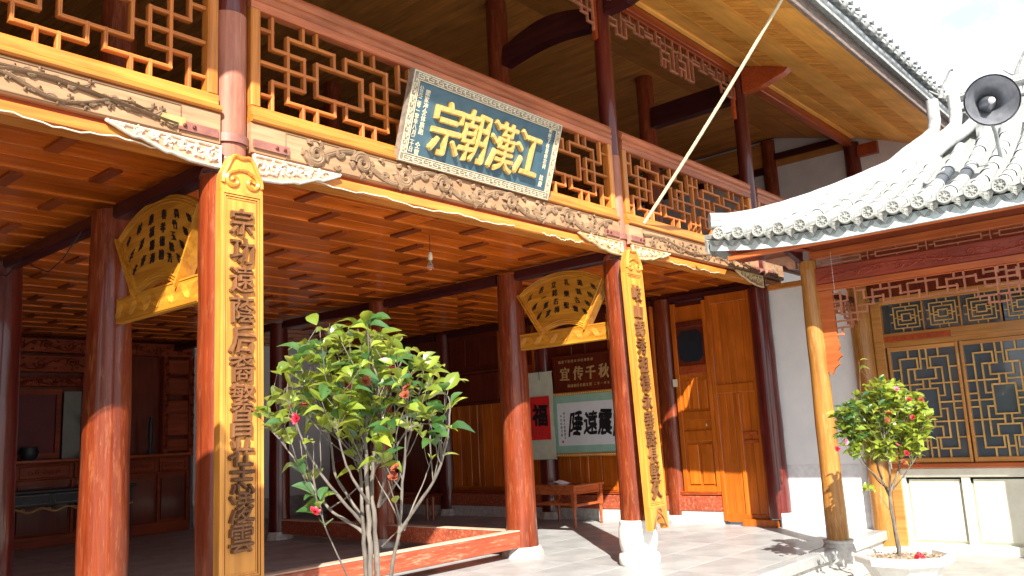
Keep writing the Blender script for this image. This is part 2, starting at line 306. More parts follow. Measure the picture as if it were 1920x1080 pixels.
_glyph = {}
def glyph(ch, bold=.0, ext=.02, bevel=0.0):
    """flat mesh of one character centred on the origin in the xy plane, about 1 unit high"""
    key = (ch, bold, ext, bevel)
    if key in _glyph: return _glyph[key]
    cu = bpy.data.curves.new('glyph', 'FONT'); cu.body = ch; cu.extrude = ext; cu.offset = bold; cu.resolution_u = 2
    cu.bevel_depth = bevel; cu.bevel_resolution = 0
    o = bpy.data.objects.new('glyph', cu); COL.objects.link(o)
    dg = bpy.context.evaluated_depsgraph_get()
    me = bpy.data.meshes.new_from_object(o.evaluated_get(dg))
    bpy.data.objects.remove(o); bpy.data.curves.remove(cu)
    vs = [Vector(v.co) for v in me.vertices]; fs = [tuple(p.vertices) for p in me.polygons]
    x0 = min(v.x for v in vs); x1 = max(v.x for v in vs)
    cx = (x0+x1)/2; cy = .38
    vs = [Vector((v.x-cx, v.y-cy, v.z+ext+bevel)) for v in vs]
    bpy.data.meshes.remove(me)
    _glyph[key] = (vs, fs); return _glyph[key]
def put_glyph(mb, ch, fn, cx, cy, sx, sy, bold=.0, ext=.02, slant=0, wob=0, rot=0, bevel=0.0):
    """fn(u,v,d)->3d, glyph centre (cx,cy), size sx,sy; wob gives hand written unevenness"""
    vs0, fs = glyph(ch, 0, ext, 0); ph = random.random()*6
    cop = [(0, 0, 1.0)]
    if bold > .008:
        b2 = bold*.62; cop = [(0, 0, 1.0), (b2, b2*.6, .93), (-b2, -b2*.6, .9), (b2*.7, -b2, .87), (-b2*.7, b2, .84)]
        if bevel: cop = [(0, 0, 1.5), (bevel*.6, 0, 1.3), (-bevel*.6, 0, 1.25)]+cop[1:]
    for (ox, oy, zk) in cop:
      out = []
      for v in vs0:
        x, y = v.x+ox, v.y+oy
        if wob: x, y = x+wob*sin(3.1*y+ph)+wob*.5*sin(9*y+ph*2), y+wob*sin(2.7*x+ph*1.7)+wob*.5*sin(8*x+ph)
        x += slant*y
        x, y = x*cos(rot)-y*sin(rot), x*sin(rot)+y*cos(rot)
        out.append(fn(cx+x*sx, cy+y*sy, v.z*zk*min(sx, sy)))
      mb.add(out, fs)

# ================================================================== SETTING
g = MB(); g.box((-60, -60, -.6), (90, 90, -.28)); struct(g.build('courtyard_ground', 'ground'))
plat = MB(); plat.box((-6, 4.2, -.3), (12.1, 16.6, -.06)); platform = struct(plat.build('stone_platform', 'stone_base'))
e = MB(); e.box((-6, 4.2, -.058), (12.1, 16.6, -.006)); pf = e.build('paved_floor', 'stone_base', platform)
e = MB(); e.cbox((-.4965, -.3465, -.0055), (.4965, .3465, 0), .003, 0); fsm = e.mesh('floor_slab', 'concrete')
for i in range(12):
    for j in range(18):
        x = 11.6-i+(.5 if j % 2 else 0)*0; inst('floor_slab', fsm, pf, (x, 4.555+.7*j if True else 0, random.uniform(-.0008, .0008))) if 4.555+.7*j < 16.5 else None
e = MB(); e.box((-6, 4.2, -.0055), (.095, 16.6, 0)); e.build('far_slabs', 'concrete', pf)
xs = [-6, -3.4, -1.2, .9, 3.1, 5.4, 7.3, 8.95, 10.2, 11.2, 12.1]
for a, b_ in zip(xs[:-1], xs[1:]):
    k = MB(); k.cbox((a+.004, 4.02, -.12), (b_-.004, 4.197, .003), .012, 0); k.build('edge_stone', 'concrete', platform)
    k = MB(); k.box((a+.004, 4.08, -.28), (b_-.004, 4.2, -.125)); k.build('riser_stone', 'stone_base', platform)
# low tread
for a, b_ in zip(xs[5:-1], xs[6:]):
    k = MB(); k.cbox((a+.004, 3.72, -.28), (b_-.004, 4.075, -.2), .01, 0); k.build('step_stone', 'stone_base', platform)

# ================================================================== MAIN HALL
YF = 5.52; XA, XB, XC, XD = 3.2, 8.3, 12.0, 17.0
hall = thing('temple_hall', 'two-storey timber ancestral hall with carved orange balcony, red columns and wide eaves', 'temple', (8.3, 5.5, 0))
def column(x, y, z0, z1, r0, r1, m, base=None, name='column'):
    mb = MB(); n = 10
    prof = [(r0+(r1-r0)*(k/n)+.004*sin(k*2.1+x), z0+(z1-z0)*k/n) for k in range(n+1)]
    mb.lathe((x, y, 0), prof, 28)
    o = mb.build(name, m, hall)
    if base == 'drum':
        b2 = MB(); b2.lathe((x, y, 0), [(.215, 0), (.228, .02), (.232, .08), (.222, .12), (.196, .135), (.19, .15), (.2, .16), (.214, .24), (.22, .31), (.213, .4), (.2, .455), (.203, .465), (.2, .48), (.193, .49)], 36)
        b2.build('stone_base', 'white_stone', o)
    elif base == 'block':
        b2 = MB(); b2.lathe((x, y, 0), [(r0*1.33, 0), (r0*1.3, .05), (r0*1.12, .12), (r0*.9, .125)], 8, smooth=False); b2.build('stone_base', 'stone_base', o)
    return o
colB = {}
for (x, rl, ru) in ((-1.9, .19, .13), (XA, .198, .133), (XB, .185, .108)):
    c = column(x, YF, .49, 3.46, rl*.97, rl, 'red_column', 'drum')
    t_ = MB(); t_.lathe((x, YF, 0), [(rl, 3.46), (rl*.93, 3.52), (ru*1.05, 3.56), (ru, 3.6), (ru, 4.75)], 28); t_.build('shaft', 'pink_column', c)
    t_ = MB(); t_.lathe((x, YF, 0), [(ru, 4.752), (ru*.99, 5.5), (ru*.97, 7.0)], 28); t_.build('upper_shaft', 'maroon_column', c)
    colB[x] = c
c = column(XC+.02, YF, .12, 3.5, .17, .15, 'maroon_column', None)
k = MB(); k.box((11.86, 5.3, 0), (12.08, 5.43, .2)); k.build('stone_base', 'stone_base', c)
t_ = MB(); t_.lathe((XC+.03, YF, 0), [(.12, 3.5), (.115, 4.6), (.105, 7.0)], 24); t_.build('shaft', 'maroon_column', c); colB[XC] = c
c = column(XD, YF, 3.9, 6.95, .16, .15, 'maroon_column')
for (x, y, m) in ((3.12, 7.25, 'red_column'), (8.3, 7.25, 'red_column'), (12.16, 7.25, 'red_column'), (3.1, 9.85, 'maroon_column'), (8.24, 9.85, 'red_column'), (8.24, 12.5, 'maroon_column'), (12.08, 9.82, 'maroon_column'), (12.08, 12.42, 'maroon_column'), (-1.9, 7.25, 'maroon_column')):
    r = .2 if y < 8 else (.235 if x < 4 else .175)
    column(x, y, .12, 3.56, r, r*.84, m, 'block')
for (x, y) in ((3.12, 7.25), (8.3, 7.25), (12.1, 7.25), (17.0, 7.25), (8.3, 11.0)):
    column(x, y, 3.95, 7.46, .155, .145, 'red_column')
# iron bands with bolts at the front columns
for x, r in ((XA, .133), (XB, .108), (XC+.02, .118)):
    mb = MB(); ps = []
    for k in range(25):
        a = pi+pi*k/24; ps.append((x+(r+.012)*cos(a), YF+(r+.012)*sin(a)))
    ps = [(x-r-.32, 5.392), (x-r-.02, 5.392)]+[p for p in ps if p[1] < 5.45]+[(x+r+.02, 5.392), (x+r+.32, 5.392)]
    vs = []; h_ = .032
    for (a, b_) in ps: vs += [(a, b_, 3.745-h_), (a, b_, 3.745+h_)]
    mb.add(vs, [(2*i, 2*i+1, 2*i+3, 2*i+2) for i in range(len(ps)-1)])
    o = mb.build('iron_band', 'iron', hall)
    sm = o.modifiers.new('solid', 'SOLIDIFY'); sm.thickness = .007
    for dx in (-.27, -.2, .2, .27):
        q = MB(); q.lathe((0, 0, 0), [(.001, .0), (.014, .004), (.014, .012), (.001, .014)], 8); 
        bo = inst('bolt', q.mesh('bolt', 'dark_wood'), o, (x+dx*1.02+(r if dx > 0 else -r), 5.386, 3.745), (radians(90), 0, 0))
q = MB(); q.box((2.62, 5.385, 3.735), (2.8, 5.4, 3.80)); q.build('brass_plate', 'brass', hall)

# ---- front beams, one bay at a time
def front(u, v, d, y=5.405): return (u, y-d, v)
def spiral(cx, cy, r, a0, turns, cw=1, n=34, wmax=.017):
    P = []; W = []
    for i in range(n+1):
        t = i/n; a = a0+cw*2*pi*turns*t; rr = r*(1-.86*t); P.append((cx+rr*cos(a), cy+rr*sin(a))); W.append(wmax*(1-.55*t))
    return P, W
def scroll_carving(mb, x0, x1, zc, hh, fn, depth=.022, seed=1, wm=.017, full=True):
    """running vine of alternating spirals, leaf lobes and stems"""
    rnd = random.Random(seed); n = max(2, round((x1-x0)/(hh*2.1))); w_ = (x1-x0)/n; R = hh*.42
    for k in range(n):
        cx = x0+w_*(k+.5); sg = 1 if k % 2 else -1; cy = zc+sg*hh*.05
        P, W = spiral(cx, cy, R*.92, pi if sg > 0 else pi, 1.45, -sg, wmax=wm)
        mb.relief(P, W, fn, depth)
        # stem to the next spiral
        S_ = []; 
        for i in range(13):
            t = i/12; S_.append((cx-R+(w_)*t+.0, cy+sg*(-.1*hh)+sg*hh*.36*cos(pi*(.1+t*.95))*(-1 if False else 1)))
        mb.relief(S_, [wm*(.75-.3*abs(t/12-.5)) for t in range(13)], fn, depth*.7)
        # lobes round the spiral
        for q in range(6):
            a = rnd.uniform(0, .4)+q*pi/3; lx, ly = cx+R*1.02*cos(a), cy+R*1.02*sin(a)
            a2 = a+sg*.9; ll = hh*.17
            if abs(ly+ll*sin(a2)-zc) > hh*.56: continue
            mb.relief([(lx, ly), (lx+ll*.4*cos(a2), ly+ll*.4*sin(a2)), (lx+ll*.8*cos(a2+.5*sg), ly+ll*.8*sin(a2+.5*sg)), (lx+ll*.9*cos(a2+1.3*sg), ly+ll*.9*sin(a2+1.3*sg))], [wm*.5, wm*.9, wm*.75, wm*.15], fn, depth*.8)
        # small counter curl
        P, W = spiral(cx+w_*.5, zc-sg*hh*.24, R*.42, 0, 1.1, sg, 18, wm*.72); mb.relief(P, W, fn, depth*.8)
        P, W = spiral(cx+w_*.47, zc+sg*hh*.33, R*.26, pi, 1.0, -sg, 14, wm*.55); mb.relief(P, W, fn, depth*.7)
def leaf_carving(mb, x0, x1, zc, hh, fn, depth, seed, wm=.014):
    """branching vine with pointed leaves and buds"""
    rnd = random.Random(seed); n = 5; w_ = (x1-x0)/n
    M_ = [(x0+(x1-x0)*i/60, zc+hh*.26*sin(i/60*pi*3.1+.6)) for i in range(61)]
    mb.relief(M_, [wm*(.9-.5*i/60) for i in range(61)], fn, depth)
    for i in range(5, 60, 4):
        bx, by = M_[i]; sg = 1 if (i//4) % 2 else -1; a = rnd.uniform(.3, .9)*sg; L_ = hh*rnd.uniform(.3, .55)
        if abs(by+L_*sin(a)-zc) > hh*.5: L_ *= .5
        c1 = [(bx+L_*t*cos(a-t*sg*.9), by+L_*t*sin(a-t*sg*.9)*1.0) for t in (0, .25, .5, .75, 1)]
        mb.relief(c1, [wm*.35, wm*.9, wm*1.1, wm*.7, wm*.1], fn, depth*.85)
        P, W = spiral(c1[-1][0], c1[-1][1]-sg*.01, hh*.09, a, .8, sg, 10, wm*.5); mb.relief(P, W, fn, depth*.7)
bays = [(-1.9, XA), (XA, XB), (XB, XC), (XC, XD)]
rad = {-1.9: .125, XA: .125, XB: .1, XC: .11, XD: .14}
for bi, (a, b_) in enumerate(bays):
    x0, x1 = a+rad[a], b_-rad[b_]
    if bi == 3: x0, x1 = 12.12, 12.75
    if bi < 4:
        k = MB(); k.cbox((x0, 5.405, 3.672), (x1, 5.57, 3.915), .008, 0); cb = k.build('carved_beam', 'carved', hall)
        k = MB()
        k.box((x0+.30, 5.403, 3.893), (x1-.30, 5.3985, 3.899)); k.box((x0+.30, 5.403, 3.684), (x1-.30, 5.3985, 3.69))
        for xx in (x0+.3, x1-.306): k.box((xx, 5.403, 3.69), (xx+.006, 5.3985, 3.893))
        k.build('carved_border', 'carving', cb)
        k = MB()
        if bi in (1,): scroll_carving(k, x0+.34, x1-.3, 3.792, .22, front, .032, 3, .042)
        elif bi == 0: leaf_carving(k, x0+.5, x1-.33, 3.79, .21, front, .03, 5, .03); leaf_carving(k, x0+2, x1-.6, 3.80, .19, front, .03, 8, .024); leaf_carving(k, x0+3.2, x1-.35, 3.76, .2, front, .026, 9, .022)
        else: leaf_carving(k, x0+.3, x1-.3, 3.79, .2, front, .026, 11+bi, .026); scroll_carving(k, x0+.35, x1-.35, 3.79, .17, front, .022, 9, .022)
        k.build('carving', 'carving', cb)
    # moulding above, strip below, lower beam
    k = MB(); k.cbox((x0, 5.375, 3.918), (x1, 5.57, 3.965), .012, 0); k.build('moulding', 'orange_x', hall)
    k = MB(); k.box((x0, 5.46, 3.635), (x1, 5.58, 3.67)); k.build('red_strip', 'red_beam', hall)
    k = MB(); k.cbox((x0, 5.41, 3.545), (x1, 5.60, 3.633), .012, 0); k.build('lower_beam', 'orange_x', hall)
# loose wire along the lower beam
for xa, xb in ((3.9, 6.3), (6.75, 7.45), (9.3, 10.6), (1.2, 2.9)):
    k = MB(); k.tube([(xa+(xb-xa)*i/30, 5.4-.004*sin(i), 3.56-.012*sin(i*.55)-.02*sin(pi*i/30)+.006*sin(2.3*i)) for i in range(31)], .006, 5)
    tag(k.build('loose_wire', 'wire'), {3.9: 'pale twisted wire sagging along the beam under the blue board', 6.75: 'short pale wire on the beam left of the second front column', 9.3: 'pale wire along the beam right of the second front column', 1.2: 'thin wire under the beam at the far left bay'}[xa], 'wire')
# carved corner brackets
def bracket(x, sgn, length, hgt, m, seed):
    mb = MB(); T = .035; y = 5.4; zt = 3.655
    n = 16; poly = [(0, 0)]
    prof = [(0, 1), (.06, 1), (.3, .93), (.45, .78), (.5, .8), (.62, .6), (.72, .44), (.78, .46), (.9, .25), (1, .06), (1.0, 0)]
    pts = [(0, 0)]+[(p[0]*length, -p[1]*hgt) for p in prof]
    fn = lambda u, v, d: (x+sgn*u, y-d, zt+v)
    mb.prism(pts, fn, .018); o = mb.build('corner_bracket', 'bracket_ground', hall)
    k = MB(); f2 = lambda u, v, d: (x+sgn*u, y-.018-d, zt+v)
    edge = [(p[0]*length*.99, -p[1]*hgt*.955) for p in prof]
    k.relief(edge, [.012]*len(edge), f2, .02); k.relief([(0.0, -.008), (length*.97, -.008)], .009, f2, .018); k.relief([(.01, 0), (.01, -hgt*.96)], .01, f2, .018)
    rnd = random.Random(seed); N_ = 7
    for i in range(N_):
        t = (i+.5)/N_; hh = hgt*(1-.85*t); cx = t*length*.93+.01; cy = -hh*.48; sg = 1 if i % 2 else -1
        P, W = spiral(cx, cy, hh*.3, rnd.uniform(0, 6), 1.25, sg, 20, .011); k.relief(P, W, f2, .022)
        for q in range(5):
            a = q*1.26+rnd.uniform(-.3, .3); r_ = hh*.34; ux, uy = cx+r_*cos(a), cy+r_*.8*sin(a)
            if -uy > hh*.93 or uy > -.012: continue
            k.relief([(ux, uy), (ux+.018*cos(a+1), uy+.018*sin(a+1)), (ux+.03*cos(a+2.1*sg), uy+.03*sin(a+2.1*sg))], [.003, .011, .003], f2, .02)
    k.build('filigree', m, o)
bracket(XA-.13, -1, .82, .175, 'white_gilt', 1); bracket(XA+.13, 1, .80, .2, 'white_gilt', 2)
bracket(XB-.105, -1, .84, .17, 'gilt', 3); bracket(XB+.105, 1, .86, .17, 'gilt', 4); bracket(XC-.08, -1, .86, .18, 'gilt', 5)

# ---- balcony balustrade: frame, lattice bars each their own
_bar = {}
def bar(parent, p, q, yc=5.47, wd=.028, dp=.05, m='bar', name='lattice_bar', plane='y', cache=_bar):
    """straight lattice bar between 2d points p,q in plane y=yc (or x=yc)"""
    hor = abs(q[0]-p[0]) > abs(q[1]-p[1]); ln = abs(q[0]-p[0]) if hor else abs(q[1]-p[1])
    key = (round(ln, 2), wd, dp, m)
    if key not in cache:
        mb = MB(); e = ln/2+wd/2-.001; c = wd*.22
        pr = [(-wd/2, -dp/2+c), (-wd/2+c, -dp/2), (-.0015, -dp/2), (0, -dp/2+.004), (.0015, -dp/2), (wd/2-c, -dp/2), (wd/2, -dp/2+c), (wd/2, dp/2), (-wd/2, dp/2)]
        n_ = len(pr); vs = [(s_*e, y_, z_) for s_ in (-1, 1) for z_, y_ in pr]
        mb.add(vs, [(i, (i+1) % n_, n_+(i+1) % n_, n_+i) for i in range(n_)]+[tuple(range(n_)), tuple(range(2*n_-1, n_-1, -1))])
        cache[key] = mb.mesh('lattice_bar', m)
    u, v = (p[0]+q[0])/2, (p[1]+q[1])/2
    jit = 0.0012 if hor else 0
    if plane == 'y': return inst(name, cache[key], parent, (u, yc+jit, v), (0, 0 if hor else radians(90), 0))
    return inst(name, cache[key], parent, (yc+jit, u, v), (0, 0 if hor else radians(90), radians(90)) if hor else (radians(0), radians(90), radians(90)))
def lattice_unit(parent, x0, W, flip=False):
    s_ = W/1.517; T, A, B_, Mi, C_, D_, E_ = 4.84, 4.722, 4.587, 4.45, 4.312, 4.18, 4.075
    g_ = lambda u: x0+u*s_
    segs = []
    def both(p, q):
        segs.append((p, q)); segs.append(((1.517-q[0], q[1]), (1.517-p[0], p[1])) if True else None)
    def H(a, b_, z): segs.append(((a, z), (b_, z)))
    def V(x, a, b_): segs.append(((x, a), (x, b_)))
    for mir in (0, 1):
        X = (lambda u: u) if not mir else (lambda u: 1.517-u)
        for (hi, la, lb) in ((T, A, B_), (E_, D_, C_)):
            V(X(.12), hi, lb); H(X(.12), X(.41), lb); H(X(0.015), X(.12), la)
            H(X(.26), X(.70), la); V(X(.70), la, lb); V(X(.40), hi, la); V(X(.53), hi, la)
        V(X(.41), B_, C_); V(X(.26), A, D_); H(X(.015), X(.53), Mi); V(X(.53), B_, C_)
    H(.53, 1.517-.53, B_); H(.53, 1.517-.53, C_)
    for p, q in segs: bar(parent, (g_(p[0]), p[1]), (g_(q[0]), q[1]))
for bi, (a, b_) in enumerate(bays):
    x0, x1 = a+rad[a]+.01, b_-rad[b_]-.01
    bal = MB(); bal.cbox((x0, 5.415, 3.968), (x1, 5.525, 4.06), .012, 0); fr = bal.build('balustrade', 'orange_x', hall)
    k = MB(); k.cbox((x0, 5.42, 4.855), (x1, 5.52, 4.93), .01, 0); k.build('top_rail', 'rail_x', fr)
    for xx in (x0, x1-.085):
        k = MB(); k.cbox((xx, 5.418, 4.062), (xx+.085, 5.522, 4.853), .01, 2); k.build('end_post', 'orange_z', fr)
    k = MB(); k.tube([(x0, 5.465, 4.965), ((x0+x1)/2, 5.465, 4.967), (x1, 5.465, 4.965)], .055, 12); k.build('middle_rail', 'rail_x', fr)
    k = MB(); k.tube([(x0, 5.47, 5.045), ((x0+x1)/2, 5.468, 5.048), (x1, 5.47, 5.045)], .062, 12); k.build('hand_rail', wood_rail if False else 'rail_x', fr)
    n = {0: 3, 1: 3, 2: 2, 3: 3}[bi]; ax, bx = x0+.085, x1-.085; W = (bx-ax)/n
    for i in range(n):
        if bi == 3 and i > 0: break
        if bi == 0 and i == 0: continue
        lattice_unit(fr, ax+i*W, W)
        if i: bar(fr, (ax+i*W, 4.075), (ax+i*W, 4.84))
# ---- lower ceiling: planks, ledges and cross blocks in running bond
ceil = MB(); ceil.box((-4, 5.6, 3.80), (12.2, 16.5, 3.9)); cobj = ceil.build('lower_ceiling', 'dark_wood', hall)
_pl = {}
def cached(d, key, fn):
    if key not in d: d[key] = fn()
    return d[key]
XE = [-3.3, -1.9+.0, 0.65, 3.12, 5.7, 8.3, 10.2, 12.04]
rows = 20; row0 = 5.78; pitch = .52
def plank_mesh(ln, wd, th, m, ax=0):
    mb = MB(); mb.cbox((-ln/2, -wd/2, -th/2), (ln/2, wd/2, th/2), .004, 0 if ax == 0 else 1) if ax == 0 else mb.cbox((-wd/2, -ln/2, -th/2), (wd/2, ln/2, th/2), .004, 1)
    return mb.mesh('ceiling_plank', m)
for r in range(-1, rows):
    y = row0+pitch*r-.09
    for i in range(len(XE)-1):
        a, b_ = XE[i], XE[i+1]; 
        if b_ < 0.5 and r < 4: pass
        for q in range(2):
            yy = y+.14+.25*q-.02; 
            if yy < 5.64 or yy > 16.4: continue
            me = cached(_pl, ('p', round(b_-a, 2)), lambda: plank_mesh(b_-a-.008, .246, .02, 'ceil_plank'))
            inst('ceiling_plank', me, cobj, ((a+b_)/2, yy, 3.655+random.uniform(-.002, .002)))
        if y > 5.6:
            me = cached(_pl, ('r', round(b_-a, 2)), lambda: plank_mesh(b_-a-.004, .045, .02, 'ceil_ridge'))
            inst('ceiling_ledge', me, cobj, ((a+b_)/2, y-.015, 3.641))
blk = plank_mesh(.38, .10, .026, 'ceil_block', 1)
for r in range(-1, rows):
    y = row0+pitch*r+.19
    x = 4.27+.515*r
    while x > -3: x -= 1.03
    while x < 11.9:
        x += 1.03
        if 5.85 < y < 16.2 and x < 11.9 and min(abs(x-xx) for xx in (3.12, 8.3)) > .14:
            inst('ceiling_block', blk, cobj, (x, y, 3.634))
# depth beams under the ceiling
for x in (-1.9, 3.12, 8.28, 12.1):
    for (ya, yb) in ((5.62, 7.08), (7.42, 9.7), (10.0, 12.35), (12.65, 16.3)):
        k = MB(); k.cbox((x-.075, ya, 3.47), (x+.075, yb, 3.6), .02, 1); k.build('ceiling_beam', 'beam_dark', hall)
# ---- floor sills between inner columns
def sill(a, b_, ax):
    k = MB(); k.cbox(a, b_, .008, ax); o = k.build('threshold_beam', 'sill_red', hall)
    t2 = MB(); t2.cbox((a[0]-(.0 if ax == 0 else .004), a[1]-(.004 if ax == 0 else 0), b_[2]+.001), (b_[0]+(0 if ax == 0 else .004), b_[1]+(.004 if ax == 0 else 0), b_[2]+.016), .005, ax); t2.build('worn_top', 'sill_top', o)
sill((3.3, 7.14, .12), (8.13, 7.28, .315), 0)
sill((8.17, 7.44, .09), (8.31, 9.69, .30), 1)
sill((8.17, 10.02, .09), (8.31, 12.34, .30), 1)
# ---- back wall, left wall, partition wall
k = MB(); k.box((8.75, 16.3, 0), (12.3, 16.45, 3.8)); k.build('plaster_wall', 'interior_wall', hall)
k = MB(); k.box((8.75, 16.27, 0), (12.3, 16.3, .42)); k.build('grey_skirting', 'stone_base', hall)
k = MB(); k.box((-4, 16.4, 0), (8.75, 16.5, 3.8)); k.build('rear_wall', 'dark_wood', hall)
k = MB(); k.box((-4.1, 5.6, 0), (-4, 16.5, 3.8)); k.build('side_wall', 'dark_wood', hall)
wallx = 12.07
pw = MB(); pw.box((wallx+.02, 5.55, .2), (wallx+.12, 16.3, 3.79)); pwo = pw.build('partition_wall', 'dark_wood', hall)
k = MB(); k.box((12.0, 6.42, 0), (12.2, 16.3, .19)); k.build('plinth', 'stone_base', pwo)
k = MB(); k.cbox((11.985, 6.42, .192), (12.1, 16.29, .42), .006, 1); k.build('skirting', 'sill_red', pwo)
for z in (.445, .475):
    k = MB(); k.cbox((11.995, 6.42, z-.012), (12.1, 12.3, z+.012), .005, 1); k.build('skirting_moulding', 'red_beam', pwo)
def wallpanel(y0, y1, z0, z1, n, m, x=wallx, fw=.07):
    y = y0; wds = [random.uniform(.7, 1.3) for _ in range(n)]; tot = sum(wds); rem = (y1-y0)
    for w_ in wds:
        w2 = rem*w_/tot; k = MB(); k.cbox((x-.012+random.uniform(-.002, .002), y+.002, z0), (x+.018, y+w2-.002, z1), .004, 2); k.build('wall_plank', m, pwo); y += w2
def stile(y0, y1, z0, z1, ax, m, x=wallx-.035):
    k = MB(); k.cbox((x, y0, z0), (x+.05, y1, z1), .007, ax); k.build('wall_rail' if ax == 1 else 'wall_stile', m, pwo)
for (ya, yb) in ((7.42, 8.3), (8.3, 9.6), (10.0, 10.85), (10.85, 12.25)):
    wallpanel(ya+.06, yb-.0, .55, 2.1, 5, 'wall_plank'); stile(ya, ya+.06, .49, 3.5, 2, 'wall_plank'); stile(ya+.062, yb-.002, .49, .55, 1, 'wall_plank')
    stile(ya+.062, yb-.002, 2.1, 2.18, 1, 'dark_wood'); wallpanel(ya+.06, yb, 2.18, 2.75, 2, 'red_beam'); stile(ya+.062, yb-.002, 2.75, 2.85, 1, 'dark_wood')
    wallpanel(ya+.06, yb, 2.85, 3.4, 3, 'dark_wood'); stile(ya+.062, yb-.002, 3.4, 3.52, 1, 'dark_wood')
    stile((ya+yb)/2-.03, (ya+yb)/2+.03, .552, 2.098, 2, 'wall_plank', wallx-.03)
# small door with an eight-sided pane next to the third column row
dr = MB(); dr.box((wallx-.03, 6.45, .44), (wallx+.01, 7.02, 3.4)); door = dr.build('side_door', 'door_wood', hall)
for (ya, yb, za, zb) in ((6.42, 6.49, .44, 3.45), (6.98, 7.06, .44, 3.45)):
    k = MB(); k.cbox((wallx-.07, ya, za), (wallx, yb, zb), .008, 2); k.build('door_stile', 'door_wood', door)
for (za, zb, m) in ((.44, .56, 'door_wood'), (1.58, 1.72, 'door_wood'), (1.25, 1.42, 'door_wood'), (2.3, 2.44, 'red_beam'), (3.05, 3.15, 'dark_wood')):
    k = MB(); k.cbox((wallx-.065, 6.492, za), (wallx-.002, 6.978, zb), .008, 1); k.build('door_rail', m, door)
for (ya, yb, za, zb) in ((6.52, 6.72, .6, 1.2), (6.76, 6.95, .6, 1.2), (6.52, 6.64, 1.76, 2.2), (6.68, 6.8, 1.76, 2.25), (6.84, 6.95, 1.76, 2.2)):
    k = MB(); k.cbox((wallx-.05, ya, za), (wallx-.025, yb, zb), .014, 2); k.build('door_panel', 'door_wood', door)
k = MB(); k.box((wallx-.06, 6.49, 2.45), (wallx-.035, 6.98, 3.04)); k.build('pane_surround', 'dark_wood', door)
oc = [(6.52, 2.58), (6.6, 2.5), (6.88, 2.5), (6.95, 2.58), (6.95, 2.92), (6.88, 3.0), (6.6, 3.0), (6.52, 2.92)]
k = MB(); k.prism(oc, lambda u, v, d: (wallx-.062-d, u, v), .006); k.build('pane', 'dark_glass', door)
k = MB(); k.lathe((wallx-.09, 6.56, 1.5), [(.012, -.02), (.02, 0), (.012, .02)], 10); k.build('handle', 'brass', door)
k = MB(); k.box((11.94, 7.0, 2.12), (11.965, 7.07, 2.24)); tag(k.build('light_switch', 'cream_plastic'), 'small pale wall switch beside the dark column near the small door', 'switch')
# plank doors between small door and end column
wallpanel(5.72, 6.40, .1, 3.5, 6, 'door_wood', wallx-.04)
stile(6.34, 6.41, .06, 3.5, 2, 'door_wood', wallx-.08); stile(5.98, 6.04, .06, 1.95, 2, 'door_wood', wallx-.075); stile(5.66, 5.72, .06, 3.5, 2, 'door_wood', wallx-.08)
stile(5.72, 6.339, 1.96, 2.1, 1, 'door_wood', wallx-.078); stile(5.722, 6.339, .04, .16, 1, 'door_wood', wallx-.078); stile(5.722, 6.339, 3.36, 3.5, 1, 'door_wood', wallx-.078)
for z in (1.2, 1.32): stile(5.74, 5.96, z, z+.05, 1, 'red_beam', wallx-.078)
k = MB(); k.cbox((11.88, 5.5, .0), (11.97, 6.05, .1), .006, 1); k.build('door_sill', 'door_wood', hall)

# ---- upper storey
k = MB(); k.box((-4, 5.6, 3.9), (17.1, 14, 3.96)); k.build('upper_floor', 'dark_wood', hall)
k = MB(); k.box((-4, 13.9, 3.9), (17.1, 14, 7.6)); k.build('upper_rear_wall', 'dark_wood', hall)
k = MB(); k.box((-4.05, 5.6, 3.9), (-3.95, 14, 7.6)); k.build('upper_side_wall', 'dark_wood', hall)
gw = MB(); gw.prism([(3.75, 6.42), (3.75, 3.8), (14, 3.8), (14, 7.1), (9.4, 8.85), (5.6, 7.3)], lambda u, v, d: (17.02+d, u, v), .15); gwo = gw.build('gable_wall', 'gable_wall', hall)
k = MB(); k.cbox((16.93, 5.68, 7.0), (17.06, 7.1, 7.14), .01, 1); k.build('gable_beam', 'beam_dark', hall)
k = MB(); k.box((16.98, 5.68, 6.86), (17.02, 7.1, 7.0)); k.build('gable_board', 'upceil', hall)
k = MB(); k.cbox((16.93, 7.4, 6.75), (17.06, 13.9, 6.9), .01, 1); k.build('gable_beam', 'beam_dark', hall)
k = MB(); k.box((16.98, 7.4, 6.9), (17.02, 13.9, 7.45)); k.build('gable_board', 'upceil', hall)
# flat upper ceiling of boards
k = MB(); k.box((-4, 7.0, 7.5), (17.1, 14, 7.56)); uc = k.build('upper_ceiling', 'dark_wood', hall)
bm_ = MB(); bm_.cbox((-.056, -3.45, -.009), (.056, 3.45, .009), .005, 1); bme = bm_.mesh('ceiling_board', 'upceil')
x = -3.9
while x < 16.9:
    inst('ceiling_board', bme, uc, (x, 10.5, 7.485+random.uniform(-.0015, .0015))); x += .117
